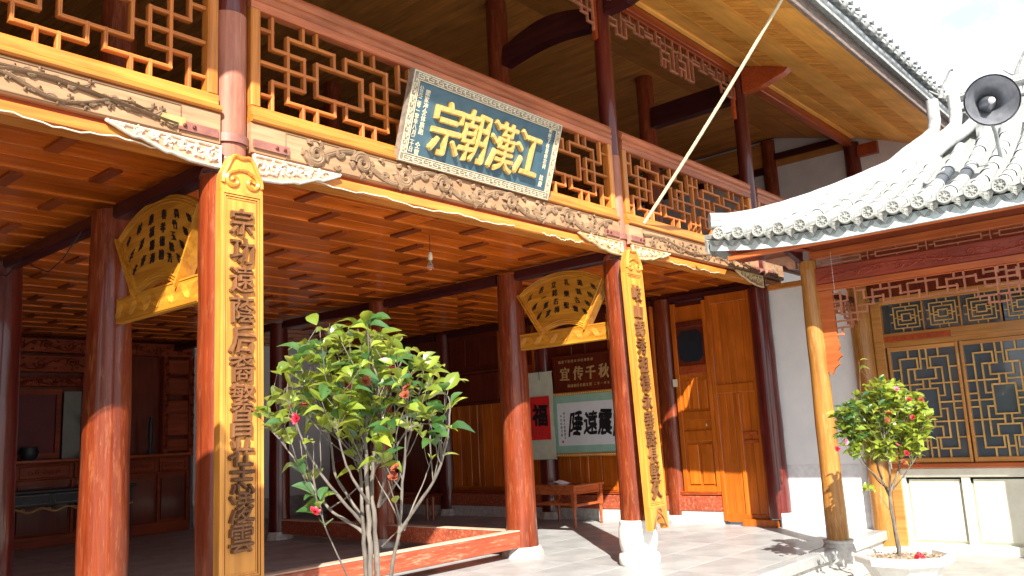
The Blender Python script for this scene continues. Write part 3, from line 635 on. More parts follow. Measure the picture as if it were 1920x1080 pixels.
# sloping eave soffit
def sof(y): return 6.3+(y-3.45)*.372 if y < 5.52 else 7.07+(y-5.52)*.262
so_ = MB()
for i, (ya, yb) in enumerate(((3.45, 5.52), (5.52, 7.08))):
    so_.add([(-4, ya, sof(ya)+.03), (17.6, ya, sof(ya)+.03), (17.6, yb, sof(yb)+.03), (-4, yb, sof(yb)+.03), (-4, ya, sof(ya)+.06), (17.6, ya, sof(ya)+.06), (17.6, yb, sof(yb)+.06), (-4, yb, sof(yb)+.06)],
            [(0,1,2,3),(4,7,6,5),(0,4,5,1),(1,5,6,2),(2,6,7,3),(3,7,4,0)])
soff = so_.build('eave_soffit', 'dark_wood', hall)
def soffboard(x0, x1, ya, yb, th, m, up=.03):
    mb = MB(); c = .004
    vs = []
    for y_ in (ya, yb):
        z_ = sof(y_)+up
        vs += [(x0+c, y_, z_-th), (x1-c, y_, z_-th), (x1, y_, z_-th+c), (x1, y_, z_), (x0, y_, z_), (x0, y_, z_-th+c)]
    mb.add(vs, [(i, (i+1) % 6, 6+(i+1) % 6, 6+i) for i in range(6)]+[(5, 4, 3, 2, 1, 0), (6, 7, 8, 9, 10, 11)]); return mb
sb = soffboard(-.0405, .0405, 3.5, 5.5, .018, 'soffit').mesh('soffit_board', 'soffit')
x = 2.2; cnt = 0
while x < 17.5:
    if cnt < 170: inst('soffit_board', sb, soff, (x, random.uniform(-.004, .004), random.uniform(-.001, .001)))
    x += .0985; cnt += 1
q = MB(); x = -3.9
while x < 2.1: q.v, q.f, q.sm = q.v, q.f, q.sm; t0 = soffboard(x-.047, x+.047, 3.5, 5.5, .014, 0); q.add(t0.v, t0.f); x += .0985
q.build('soffit_boards', 'soffit', soff, kind='stuff')
for (ya, yb) in ((3.47, 3.92), (4.28, 4.72), (5.06, 5.42)):  # bands of light across the planks, added as paler smooth boards
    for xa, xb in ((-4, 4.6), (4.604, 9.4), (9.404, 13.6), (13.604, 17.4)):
        mb = soffboard(xa, xb, ya, yb, .012, 0, .015); mb.build('light_band_or_board', 'soffit_x', soff)
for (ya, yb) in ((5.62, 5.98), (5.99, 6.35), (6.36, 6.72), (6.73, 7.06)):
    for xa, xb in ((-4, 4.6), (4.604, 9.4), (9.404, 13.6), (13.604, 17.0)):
        mb = soffboard(xa, xb, ya, yb, .016, 0, .028); mb.build('light_band_or_board', 'upceil', soff)
# roof above, fascia, gutter, tile tips
k = MB(); k.add([(-4, 3.3, 6.45), (17.7, 3.3, 6.45), (17.7, 9.4, 9.2), (-4, 9.4, 9.2), (-4, 15.5, 6.6), (17.7, 15.5, 6.6), (-4, 9.4, 8.9), (17.7, 9.4, 8.9), (-4, 3.3, 6.40), (17.7, 3.3, 6.40), (-4, 15.5, 6.5), (17.7, 15.5, 6.5)],
    [(0,1,2,3),(3,2,5,4),(8,6,7,9),(6,10,11,7),(0,8,9,1),(4,5,11,10),(0,3,4,10,6,8),(1,9,7,11,5,2)]); rf = k.build('hall_roof', 'tile_dark', hall)
for xa, xb in ((-4, 1.2), (1.204, 6.1), (6.104, 10.3), (10.304, 14.2), (14.204, 17.55)):
    k = MB(); n_ = 24
    k.cbox((xa, 3.40, 6.25), (xb, 3.448, 6.45), .006, 0); k.build('fascia_board', 'rotten', hall)
k = MB(); k.tube([(-4+i*.3, 3.33+.004*sin(i), 6.52+.006*sin(i*1.3)) for i in range(73)], .05, 8); k.build('gutter', 'gutter', hall)
tl = MB(); tl.lathe((0, 0, 0), [(.001, 0), (.05, .0), (.055, .006), (.058, .5)], 10)
tl.add([(.06, -.06, .0), (.2, -.06, .0), (.13, -.1, -.01), (.2, -.045, .5), (.06, -.045, .5)], [(0, 2, 1), (0, 1, 3, 4)])
tme = tl.mesh('roof_tile', 'tile_dark'); x = 6.4
while x < 17.6:
    inst('roof_tile', tme, rf, (x, 3.2+random.uniform(-.01, .01), 6.60+random.uniform(-.01, .01)), (radians(-66), 0, random.uniform(-.04, .04)))
    # upturned drip tile between rows
    x += .262
dt = MB(); dt.prism([(-.07, 0), (-.05, .07), (-.03, .055), (0, .1), (.03, .055), (.05, .07), (.07, 0)], lambda u, v, d: (u, d, v), .015); dme = dt.mesh('tile_crest', 'tile')
x = 6.53
while x < 17.6: inst('tile_crest', dme, rf, (x, 3.22, 6.58), (random.uniform(-.15, .15), 0, random.uniform(-.1, .1))); x += .262
# lintel, valance, tie beams upstairs
for xa, xb in ((XA+.14, XB-.12), (XB+.12, XC-.1), (XC+.14, XD-.15)):
    k = MB(); k.cbox((xa, 5.45, 6.86), (xb, 5.59, 7.0), .01, 0); k.build('upper_lintel', 'red_beam', hall)
    k = MB(); k.cbox((xa, 5.38, 7.0), (xb, 5.46, 7.035), .01, 0); k.build('cornice', 'soffit_x', hall)
def valance(xa, xb, zt, par, y=5.52, m='fringe', drop=.0):
    W = xb-xa; n = max(4, round(W/.42)); s_ = W/n
    for i in range(n):
        u = xa+i*s_; e = abs((i+.5)/n-.5)*2; d = .2+.16*(e > .8)+.3*(e > .93)+(.26 if abs(e) < .16 else 0)
        B = lambda p, q: bar(par, p, q, y, .024, .035, m, 'valance_bar')
        B((u, zt-d*.5), (u+s_*.5, zt-d*.5)); B((u+s_*.5, zt-d*.5), (u+s_*.5, zt-d)); B((u+s_*.5, zt-d), (u+s_, zt-d)); B((u+s_, zt-d), (u+s_, zt-d*.5))
        B((u+s_*.25, zt), (u+s_*.25, zt-d*.5)); B((u+s_*.75, zt), (u+s_*.75, zt-d)); B((u+s_*.75, zt-d*.3), (u+s_, zt-d*.3)); B((u, zt-d), (u, zt-d*.4)); B((u, zt-d*.75), (u+s_*.5, zt-d*.75))
        if d > .4: B((u, zt-d*.25), (u+s_*.75, zt-d*.25)); B((u+s_*.2, zt-d*.75), (u+s_*.2, zt-d))
vo = MB(); vo.cbox((XB+.12, 5.5, 6.84), (XC-.1, 5.54, 6.858), .004, 0); vo = vo.build('valance', 'red_beam', hall); valance(XB+.12, XC-.12, 6.84, vo)
vo = MB(); vo.cbox((7.3, 5.5, 6.84), (XB-.12, 5.54, 6.858), .004, 0); vo = vo.build('valance', 'red_beam', hall)
for i in range(6):   # stepped corner lattice left of the second column
    u = XB-.17-.12*i; bar(vo, (u, 6.84), (u, 6.36+.085*i), 5.52, .024, .035, 'fringe', 'valance_bar'); bar(vo, (u-.12, 6.36+.085*i+.08), (u, 6.36+.085*i+.08), 5.52, .024, .035, 'fringe', 'valance_bar')
    if i < 5: bar(vo, (u-.12, 6.75-.0*i), (u, 6.75), 5.52, .024, .035, 'fringe', 'valance_bar'); bar(vo, (u-.12, 6.6), (u, 6.6), 5.52, .024, .035, 'fringe', 'valance_bar')
k = MB(); k.prism([(0, .0), (.05, .04), (.055, .62), (0, .62), ], lambda u, v, d: (XB-.165+u, 5.5+d, 6.22+v), .05); k.build('hanging_post', 'red_beam', hall)
k = MB(); k.cbox((XC-.2, 5.5, 6.15), (XC-.14, 5.56, 6.86), .01, 2); k.build('hanging_post', 'red_beam', hall)
def tie(x, ya, yb, za, zb, bow, m='beam_dark', r=.09):
    mb = MB(); n = 12; vs = []
    for i in range(n+1):
        t = i/n; y_ = ya+(yb-ya)*t; b2 = bow*sin(pi*t)
        vs += [(x-r, y_, za+b2*.5), (x+r, y_, za+b2*.5), (x+r*1.1, y_, (za+zb)/2+b2*.8), (x+r*.8, y_, zb+b2), (x-r*.8, y_, zb+b2), (x-r*1.1, y_, (za+zb)/2+b2*.8)]
    mb.add(vs, [(i*6+q, i*6+(q+1) % 6, (i+1)*6+(q+1) % 6, (i+1)*6+q) for i in range(n) for q in range(6)]+[tuple(range(6)), tuple(range(n*6+5, n*6-1, -1))])
    return mb.build('tie_beam', m, hall)
tie(XB, 5.63, 7.1, 6.45, 6.72, .16); tie(XC+.05, 5.63, 7.1, 6.5, 6.85, .0, r=.08); tie(XA, 5.65, 7.1, 6.45, 6.8, .14)
tie(XD-.02, 5.0, 5.38, 6.62, 6.86, .0, 'red_beam', .08)
def bracket_end(x, carved):
    k = MB(); k.prism([(5.41, 6.98), (5.41, 6.58), (5.1, 6.6), (4.72, 6.7), (4.62, 6.78), (4.66, 6.86), (4.9, 6.9), (5.41, 6.98)][:7]+[], lambda u, v, d: (x-.075+d, u, v), .15)
    o = k.build('bracket_arm', 'beam_dark' if carved else 'red_beam', hall)
    if carved:
        k = MB(); f2 = lambda u, v, d: (x+.076+d, u, v)
        for i in range(7):
            P, W = spiral(4.8+.085*i, 6.72+.03*(i % 2), .035, i, 1.2, 1, 14, .009); k.relief(P, W, f2, .012)
        k.build('gilt_carving', 'brown_gold', o)
        k = MB(); f3 = lambda u, v, d: (x-.076-d, u, v)
        for i in range(7):
            P, W = spiral(4.8+.085*i, 6.72+.03*(i % 2), .035, i, 1.2, 1, 14, .009); k.relief(P, W, f3, .012)
        k.build('gilt_carving', 'brown_gold', o)
bracket_end(XB, True); bracket_end(XC+.02, False); bracket_end(XA, True)
k = MB(); k.tube([(XB, 9.0, 7.3), (XD, 9.0, 7.3)], .08, 12); k.build('purlin', 'red_beam', hall)

# ================================================================== HANGING BOARDS
# ---- blue name board leaning forward on the balustrade
NBW, NBH = 2.085, .81
nV = Vector((0, -.26, .77)).normalized(); nN = Vector((1, 0, 0)).cross(nV); nP = Vector((4.739, 5.377, 3.913))
def nb(u, v, d): return nP+Vector((1, 0, 0))*u+nV*v+nN*d
def boxf(mb, fn, u0, u1, v0, v1, d0, d1):
    vs = [fn(u, v, d) for d in (d0, d1) for (u, v) in ((u0, v0), (u1, v0), (u1, v1), (u0, v1))]
    return mb.add(vs, [(0, 3, 2, 1), (4, 5, 6, 7), (0, 1, 5, 4), (1, 2, 6, 5), (2, 3, 7, 6), (3, 0, 4, 7)])
name_board = thing('name_board', 'blue hanging board with four large gold characters and a key pattern border on the balcony', 'sign', nP)
k = MB(); boxf(k, nb, .085, NBW-.085, .085, NBH-.085, -.05, .0); k.build('panel', 'blue_board', name_board)
k = MB()
for a in ((0, .085, 0, NBH), (NBW-.085, NBW, 0, NBH), (.085, NBW-.085, 0, .085), (.085, NBW-.085, NBH-.085, NBH)): boxf(k, nb, *a, -.055, .010)
fr = k.build('frame', 'grey_frame', name_board)
k = MB()
def line(k, u0, u1, v0, v1, d=.0135): boxf(k, nb, u0, u1, v0, v1, .0095, d)
for o_, w_ in ((.008, .007), (.078, .006)):
    line(k, o_, NBW-o_, o_, o_+w_); line(k, o_, NBW-o_, NBH-o_-w_, NBH-o_); line(k, o_, o_+w_, o_+w_+.001, NBH-o_-w_-.001); line(k, NBW-o_-w_, NBW-o_, o_+w_+.001, NBH-o_-w_-.001)
def key_u(k, u, v, s_, t=.0065, vert=False):
    """one meander of the key border, s_ long, .05 deep"""
    h = .044; P = [(0, 0, s_*.62, t), (s_*.62-t, t+.0005, s_*.62, h*.62), (s_*.22, h*.62-t, s_*.62-t-.0005, h*.62), (s_*.38, h-t, s_-.004, h), (s_*.38, h*.8, s_*.38+t, h-t-.0005), (s_-.004-t, h*.36, s_-.004, h-t-.0005), (s_*.78, h*.36, s_-.0045-t, h*.36+t), (.0, t+.0005, t, h), (t+.0005, h-t, s_*.24, h)]
    for (a, b_, c, d) in P:
        if vert: line(k, v+b_, v+d, u+a, u+c)
        else: line(k, u+a, u+c, v+b_, v+d)
n_ = 17; s_ = (NBW-.11)/n_
for i in range(n_): key_u(k, .055+i*s_, .022, s_); key_u(k, .055+i*s_, NBH-.068, s_)
n_ = 6; s_ = (NBH-.15)/n_
for i in range(n_): key_u(k, .075+i*s_, .022, s_, vert=True); key_u(k, .075+i*s_, NBW-.068, s_, vert=True)
k.build('key_pattern', 'cream_line', fr)
for ch, u, v, sx, sy in (('宗', .49, .385, .40, .53), ('朝', .85, .395, .385, .52), ('漢', 1.245, .395, .385, .52), ('江', 1.625, .395, .385, .50)):
    k = MB(); put_glyph(k, ch, nb, u, v, sx, sy, .028, .035, .06, .012, bevel=.014); k.build('character', 'gold', name_board)
def column_text(par, txt, fn, u, v0, v1, s_, m, bold=.012, ext=.015, wob=.012, gap=None, du=0):
    n = len(txt)
    for i, ch in enumerate(txt):
        if ch == ' ': continue
        k = MB(); v = v0+(v1-v0)*i/max(1, n-1); put_glyph(k, ch, fn, u+du*i, v, s_, s_*1.02, bold*1.6, ext, .04, wob); k.build('character', m, par)
column_text(name_board, '公元二零一零年八月二十日', nb, .128, .665, .125, .052, 'cream_line', .014)
column_text(name_board, '閻家冲全体族胞', nb, .207, .645, .30, .058, 'cream_line', .014)
column_text(name_board, '仝賀', nb, .2, .175, .11, .062, 'cream_line', .014)
column_text(name_board, '新岐下枝重修宗祠', nb, 1.925, .715, .335, .054, 'cream_line', .014)
column_text(name_board, '誌慶', nb, 1.92, .215, .15, .062, 'cream_line', .014)

# ---- two vertical couplet boards
def couplet(xc, y_top, y_bot, txt, zs, label, wid=.325, name='couplet_board', z0=.40):
    H_ = 3.27-z0; pV = Vector((0, y_top-y_bot, H_)).normalized(); pN = Vector((1, 0, 0)).cross(pV)
    P0 = Vector((xc-wid/2, y_bot, z0)); fn = lambda u, v, d: P0+Vector((1, 0, 0))*u+pV*v+pN*d
    t = thing(name, label, 'sign', P0)
    foot = [(0, 0), (0, .24), (wid, .24), (wid, 0), (wid*.86, 0), (wid*.82, .05), (wid*.7, .06), (wid*.64, .12), (wid*.5, .15), (wid*.36, .12), (wid*.3, .06), (wid*.18, .05), (wid*.14, 0)]
    k = MB(); k.prism(foot, lambda u, v, d: fn(u, v, -.06+d), .075); k.build('foot', 'yellow', t)
    k = MB()
    f3 = lambda u, v, d: fn(u, v, .015+d)
    P, W = spiral(wid*.5, .185, .045, 0, 1.0, 1, 16, .01); k.relief(P, W, f3, .015)
    for sg in (-1, 1): k.relief([(wid*.5+sg*.02, .17), (wid*.5+sg*.08, .11), (wid*.5+sg*.11, .05), (wid*.5+sg*.13, .02)], .01, f3, .014)
    k.build('foot_carving', 'couplet_ink', t)
    k = MB(); boxf(k, fn, 0, wid, .241, H_, -.06, .0); k.build('board', 'yellow', t)
    k = MB()
    for (a, w_, d_) in ((0, .022, .016), (.026, .012, .009), (.046, .008, .006)):
        boxf(k, fn, a, a+w_, .241+a, H_-a, 0, d_); boxf(k, fn, wid-a-w_, wid-a, .241+a, H_-a, 0, d_); boxf(k, fn, a+w_+.0004, wid-a-w_-.0004, .241+a, .241+a+w_, 0, d_); boxf(k, fn, a+w_+.0004, wid-a-w_-.0004, H_-a-w_, H_-a, 0, d_)
    k.build('border', 'yellow', t)
    k = MB()
    for a in (.0235, .0395): 
        for c in (a, wid-a-.003): boxf(k, fn, c, c+.003, .25+a, H_-a, .0, .004)
        boxf(k, fn, a, wid-a, H_-a-.003, H_-a, .0, .0045); boxf(k, fn, a, wid-a, .25+a, .253+a, .0, .0045)
    k.build('border_groove', 'couplet_ink', t)
    # cloud shaped head
    hd = []
    for i in range(33):
        a = pi*i/32; hd.append((wid*.5+wid*.5*cos(a)*(1-.10*sin(a*1)), H_+.05+.24*sin(a)**.8-.03*sin(3*a)**2))
    hd = [(wid, H_+.001)]+hd+[(0, H_+.001)]
    k = MB(); k.prism(hd, lambda u, v, d: fn(u, v, -.055+d), .07); k.build('cloud_head', 'yellow', t)
    k = MB(); f4 = lambda u, v, d: fn(u, v, .014+d)
    k.relief([(wid*.5+(p[0]-wid*.5)*.93, H_+(p[1]-H_)*.95) for p in hd[1:-1]], .016, f4, .02)
    for sg in (-1, 1):
        P, W = spiral(wid*.5+sg*wid*.22, H_+.075, wid*.19, pi/2+ (0 if sg > 0 else 0), 1.25, -sg, 30, .017)
        k.relief(P, [.017]*len(P), f4, .02)
        k.relief([(wid*.5, H_+.16), (wid*.5+sg*wid*.12, H_+.155), (wid*.5+sg*wid*.22, H_+.075+wid*.19)], .015, f4, .02)
    k.build('cloud_scroll', 'yellow', t)
    for ch, z in zip(txt, zs):
        v = (z-z0)/pV.z; k = MB(); put_glyph(k, ch, lambda u, v, d: fn(u, v, d), wid*.5, v, .19, .2, .05, .055, .05, .03, bevel=.02); k.build('character', 'couplet_ink', t)
    return t
couplet(3.118, 5.19, 5.17, '宗功遠蔭后裔繁昌壮志凌雲', [3.05, 2.854, 2.647, 2.438, 2.228, 2.035, 1.837, 1.66, 1.473, 1.291, 1.11, .916], 'yellow vertical couplet board with twelve carved characters on the nearest front column')
couplet(8.2, 5.26, 5.17, '岐山錦秀祖德永垂懿長堅久', [3.03, 2.82, 2.62, 2.415, 2.2, 2.0, 1.79, 1.585, 1.385, 1.2, 1.0, .82], 'narrower yellow couplet board on the column with the white drum base', .34)
for x, yy in ((XA, 5.3), (XB, 5.33)):
    k = MB(); r = .2; k.tube([(x-r*1.02, 5.5, 3.47), (x-.14, 5.36, 3.46), (x, 5.31, 3.44), (x-.1+.12, 5.24, 3.43)], .005, 5); k.tube([(x-r*1.02, 5.5, 3.48), (x-.12, 5.34, 3.475), (x, 5.30, 3.455)], .004, 5)
    tag(k.build('tie_wire', 'black'), 'dark wire tying the couplet board to the nearest column' if x == XA else 'dark wire tying the couplet board to the column with the white drum base', 'wire')

# ---- fan shaped boards on gilded bars
def fan(xp, ya, yb, barz0, barz1, cols, label, sgn=-1):
    t = thing('fan_board', label, 'fan sign', (xp, (ya+yb)/2, barz0))
    f = lambda u, v, d: (xp-d, u, v)      # d towards -x (camera side)
    k = MB(); k.box((xp-.03, ya, barz0), (xp+.03, yb, barz1)); bo = k.build('gilded_bar', 'gold_wood', t)
    k = MB(); f2 = lambda u, v, d: (xp-.03-d, u, v)
    for (a, b_) in ((barz0+.008, barz0+.016), (barz1-.016, barz1-.008)): boxf(k, f2, ya+.01, yb-.01, a, b_, 0, .006)
    n = 11; W = (yb-ya)/n; hz = barz1-barz0
    for i in range(n):
        u = ya+W*(i+.5)
        for q in range(-2, 3):
            o_ = q*.017; sg = 1 if i % 2 else -1; l = hz*.36*(1-.12*abs(q))
            c = (u+o_, (barz0+barz1)/2); a = radians(52)*sg
            k.relief([(c[0]-l*cos(a), c[1]-l*sin(a)), (c[0]+l*cos(a), c[1]+l*sin(a))], .005, f2, .009)
    k.build('lattice_relief', 'gold_wood', bo)
    yc = (ya+yb)/2-.02; zc = 2.22+ (barz1-2.77); R1, R0 = 1.27, .60; A0 = radians(33)
    arc = lambda r, n_=20, s_=1: [(yc+r*sin(-A0+2*A0*i/n_)*s_, zc+r*cos(-A0+2*A0*i/n_)) for i in range(n_+1)]
    pts = arc(R1)+arc(R0)[::-1]
    k = MB(); k.prism([(p[0], p[1]) for p in pts], lambda u, v, d: (xp+.02-d, u, v), .045); pb = k.build('fan_panel', 'gold_wood', t)
    k = MB(); f3 = lambda u, v, d: (xp-.025-d, u, v)
    for dr in (.012, .035, .058): k.relief(arc(R1-dr), .009, f3, .012); k.relief(arc(R0+dr, 12), .008, f3, .01)
    for sg in (-1, 1):
        for da in (.012, .045):
            a = sg*(A0-da/1.0); k.relief([(yc+r*sin(a), zc+r*cos(a)) for r in (R0+.01, .9, R1-.01)], .012, f3, .014)
    k.build('fan_border', 'gold_wood', pb)
    # side edge returns that give the fan its depth
    for sg in (-1, 1):
        a = sg*A0; k = MB(); p0 = (yc+R0*sin(a), zc+R0*cos(a)); p1 = (yc+R1*sin(a), zc+R1*cos(a))
        nx, nz_ = cos(a)*sg*.02, -sin(a)*sg*.02
        k.prism([p0, p1, (p1[0]+nx, p1[1]+nz_), (p0[0]+nx, p0[1]+nz_)], lambda u, v, d: (xp-.06+d, u, v), .13); k.build('side_strip', 'gold_wood', pb)
    nC = len(cols)
    for i, cs in enumerate(cols):      # reading order right to left in view = from -y to +y
        a = -A0*.80+2*A0*.80*i/(nC-1)
        for q, ch in enumerate(cs):
            r = R1-.15-q*(.43/ max(3, len(cs))); k = MB(); u, v = yc+r*sin(a), zc+r*cos(a)
            put_glyph(k, ch, lambda uu, vv, d: (xp-.027-d, u-(uu*cos(a)-vv*sin(a)*-1), v+(vv*cos(a)+uu*sin(a)*1)), 0, 0, .085, .088, .02, .04, .05, .02); k.build('character', 'ink', t)
    return t
fan(3.12, 5.72, 7.06, 2.565, 2.775, ['管樽蓁苔', '尚竹玉松芳', '春孝德榕', '泉福壽海', '林深亦', '今天木'], 'gilded fan shaped board on a carved bar, hanging behind the nearest couplet')
fan(8.29, 5.70, 7.10, 2.555, 2.76, ['我院秋夢', '道嵩古齋', '礼樂聖', '立銘右梅', '去一葉波', '江煙雲'], 'gilded fan shaped board on a carved bar above the red and green scroll')

# ---- bulb
t = thing('light_bulb', 'bare clear bulb hanging on a thin cord from the plank ceiling', 'light bulb', (6.0, 6.4, 3.3))
k = MB(); k.tube([(6.07, 6.4, 3.63), (6.072, 6.4, 3.5), (6.07, 6.4, 3.44)], .004, 5); k.build('cord', 'black', t)
k = MB(); k.lathe((6.07, 6.4, 3.36), [(.008, .085), (.02, .08), (.024, .05), (.026, .01), (.022, 0)], 14); k.build('socket', 'cream_plastic', t)
k = MB(); k.lathe((6.07, 6.4, 3.25), [(.001, 0), (.018, .004), (.03, .018), (.034, .035), (.031, .055), (.02, .082), (.014, .1), (.014, .112)], 18); k.build('glass', 'bulb_glass', t)
k = MB(); k.lathe((6.07, 6.4, 3.355), [(.0145, -.02), (.015, .01), (.013, .012)], 12); k.build('screw_cap', 'brass', t)
# strip light near the back
k = MB(); k.cbox((9.25, 12.5, 3.42), (9.7, 12.58, 3.5), .015, 0); tag(k.build('strip_light', 'cream_plastic'), 'short pale strip light fixed under the beam behind the camellia top', 'lamp')
# thin loose cables by the beam at the left
k = MB(); k.tube([(3.0, 7.6, 3.45), (2.97, 7.9, 3.25), (2.96, 8.2, 3.18), (2.97, 8.6, 3.3), (2.99, 8.9, 3.46)], .006, 5); k.tube([(3.0, 9.0, 3.46), (2.97, 9.3, 3.32), (2.98, 9.7, 3.42)], .006, 5)
tag(k.build('cable', 'black'), 'loose dark cable drooping below the dark beam at far left', 'cable')

# ================================================================== PARTITION WALL DRESSING
def wx(x): return lambda u, v, d: (x-d, u, v)
def wtext(par, txt, x, y0, y1, z, s_, m, bold=.02, wob=.02, sy=None, ext=.015):
    n = len(txt)
    for i, ch in enumerate(txt):
        if ch == ' ': continue
        y = y0+(y1-y0)*i/max(1, n-1); k = MB(); put_glyph(k, ch, lambda u, v, d: (x-d, y-u, z+v), 0, 0, s_, sy or s_, bold, ext, .08, wob); k.build('character', m, par)
# hanging scroll (in front of the round column)
t = thing('hanging_scroll', 'pale green hanging scroll with a red square and black lucky character', 'scroll', (11.84, 9.76, 1.03))
sx = 11.84
k = MB(); n_ = 14; vs = []
for i in range(n_+1):
    v = 1.06+(2.57-1.06)*i/n_; xx = sx+.012*sin(i*.7)
    vs += [(xx, 9.46, v), (xx, 10.08, v)]
k.add(vs, [(2*i, 2*i+1, 2*i+3, 2*i+2) for i in range(n_)]); so2 = k.build('paper', 'scroll', t); so2.modifiers.new('s', 'SOLIDIFY').thickness = .004
k = MB(); k.tube([(sx, 9.42, 1.05), (sx, 10.12, 1.05)], .018, 10); k.build('lower_roller', 'scroll', t)
k = MB(); k.tube([(sx, 9.405, 1.05), (sx, 9.42, 1.05)], .024, 10); k.tube([(sx, 10.12, 1.05), (sx, 10.135, 1.05)], .024, 10); k.build('roller_knob', 'black', t)
k = MB(); k.tube([(sx, 9.45, 2.575), (sx, 10.09, 2.575)], .009, 8); k.build('upper_rod', 'scroll', t)
k = MB(); k.tube([(sx-.005, 9.65, 2.58), (sx-.012, 9.74, 2.66), (sx-.005, 9.85, 2.58)], .003, 5); k.tube([(sx-.015, 9.74, 2.66), (sx-.02, 9.735, 2.44)], .005, 5); k.build('cord', 'black', t)
k = MB(); k.box((sx-.018, 9.535, 1.38), (sx-.014, 9.99, 2.14)); k.build('red_panel', 'red_paper', t)
k = MB(); put_glyph(k, '福', lambda u, v, d: (sx-.019-d, 9.765-u, 1.82+v), 0, 0, .36, .4, .06, .006, .1, .03); k.build('character', 'ink', t)
for r_, tx in enumerate(('萬事如意平安', '福壽康寧吉祥')):
    for i, ch in enumerate(tx):
        k = MB(); put_glyph(k, ch, lambda u, v, d: (sx-.019-d, 9.94-i*.07-u, 1.56-r_*.07+v), 0, 0, .045, .045, .02, .005); k.build('small_character', 'petal_dead', t)
# framed calligraphy
px_ = 11.93
t = thing('framed_calligraphy', 'wide framed calligraphy with four black brush characters on white, mint mount and gilt frame', 'picture', (px_, 9.1, 1.13))
y0_, y1_, z0_, z1_ = 7.8, 10.2, 1.13, 2.13
k = MB(); k.box((px_, y0_, z0_), (px_+.02, y1_, z1_)); k.build('mount', 'green_mat', t)
k = MB(); k.box((px_-.004, y0_+.1, z0_+.13), (px_-.001, y1_-.75, z1_-.13)); k.build('paper', 'rice_paper', t)
for (a, b_, c, d, ax) in ((y0_-.05, y1_+.05, z0_-.06, z0_-.001, 1), (y0_-.05, y1_+.05, z1_+.001, z1_+.06, 1), (y0_-.05, y0_-.001, z0_, z1_, 2), (y1_+.001, y1_+.05, z0_, z1_, 2)):
    k = MB(); k.cbox((px_-.03, a, c), (px_+.03, b_, d), .015, ax); k.build('frame', 'gold_wood', t)
k = MB()
for i in range(60): k.box((px_-.036, y0_+.01+i*.04, z1_+.012), (px_-.03, y0_+.03+i*.04, z1_+.03)); k.box((px_-.036, y0_+.01+i*.04, z0_-.04), (px_-.03, y0_+.03+i*.04, z0_-.02))
k.build('frame_beading', 'gilt', t)
for ch, yc, sc_ in (('陲', 9.05, .44), ('遠', 8.72, .42), ('震', 8.42, .46), ('威', 8.12, .46)):
    k = MB(); put_glyph(k, ch, lambda u, v, d: (px_-.005-d, yc-u, 1.62+v), 0, 0, .30, sc_, .045, .006, .18, .05); k.build('character', 'ink', t)
for i, ch in enumerate('岐山族人敬書雅正'):
    k = MB(); put_glyph(k, ch, lambda u, v, d: (px_-.005-d, 9.30-u, 1.82-i*.06+v), 0, 0, .045, .05, .02, .003); k.build('small_character', 'ink', t)
for i, ch in enumerate('辛卯年春月書'):
    k = MB(); put_glyph(k, ch, lambda u, v, d: (px_-.005-d, 9.37-u, 1.77-i*.065+v), 0, 0, .045, .05, .02, .003); k.build('small_character', 'ink', t)
k = MB(); k.box((px_-.006, 9.335, 1.31), (px_-.005, 9.375, 1.35)); k.build('red_seal', 'red_paper', t)
# dark plaques high on the wall
qx = 11.92; pn = Vector((-.97, 0, -.24))
t = thing('dark_plaque', 'dark brown plaque with four gold characters above the framed calligraphy', 'sign', (qx, 8.9, 2.17))
k = MB(); k.box((qx, 7.95, 2.19), (qx+.05, 9.47, 2.82)); k.build('board', 'dark_wood', t)
for (a, b_, c, d, ax) in ((7.93, 9.5, 2.17, 2.2, 1), (7.93, 9.5, 2.8, 2.83, 1)):
    k = MB(); k.cbox((qx-.015, a, c), (qx+.05, b_, d), .008, ax); k.build('border', 'dark_wood', t)
for ch, yc in (('宜', 9.22), ('传', 8.93), ('千', 8.66), ('秋', 8.38)):
    k = MB(); put_glyph(k, ch, lambda u, v, d: (qx-.001-d, yc-u, 2.5+v), 0, 0, .22, .25, .03, .03, .08, .025); k.build('character', 'brown_gold', t)
wtext(t, '鶴慶下枝閻家冲宗祠落成', qx, 9.33, 8.62, 2.72, .055, 'brown_gold', ext=.02)
wtext(t, '鄰城劉氏宗親全賀', qx, 9.15, 8.68, 2.29, .06, 'brown_gold', ext=.02); wtext(t, '二零一零年', qx, 8.58, 8.3, 2.29, .05, 'brown_gold', ext=.02)
t = thing('blank_dark_plaque', 'dark blank looking board on the shaded wall left of the sunlit inner column', 'sign', (qx, 11.4, 2.15))
k = MB(); k.box((qx, 10.85, 2.16), (qx+.05, 12.2, 2.68)); k.build('board', 'dark_wood', t)
k = MB(); k.cbox((qx-.015, 10.83, 2.14), (qx+.05, 12.22, 2.17), .008, 1); k.cbox((qx-.015, 10.83, 2.67), (qx+.05, 12.22, 2.70), .008, 1); k.build('border', 'beam_dark', t)

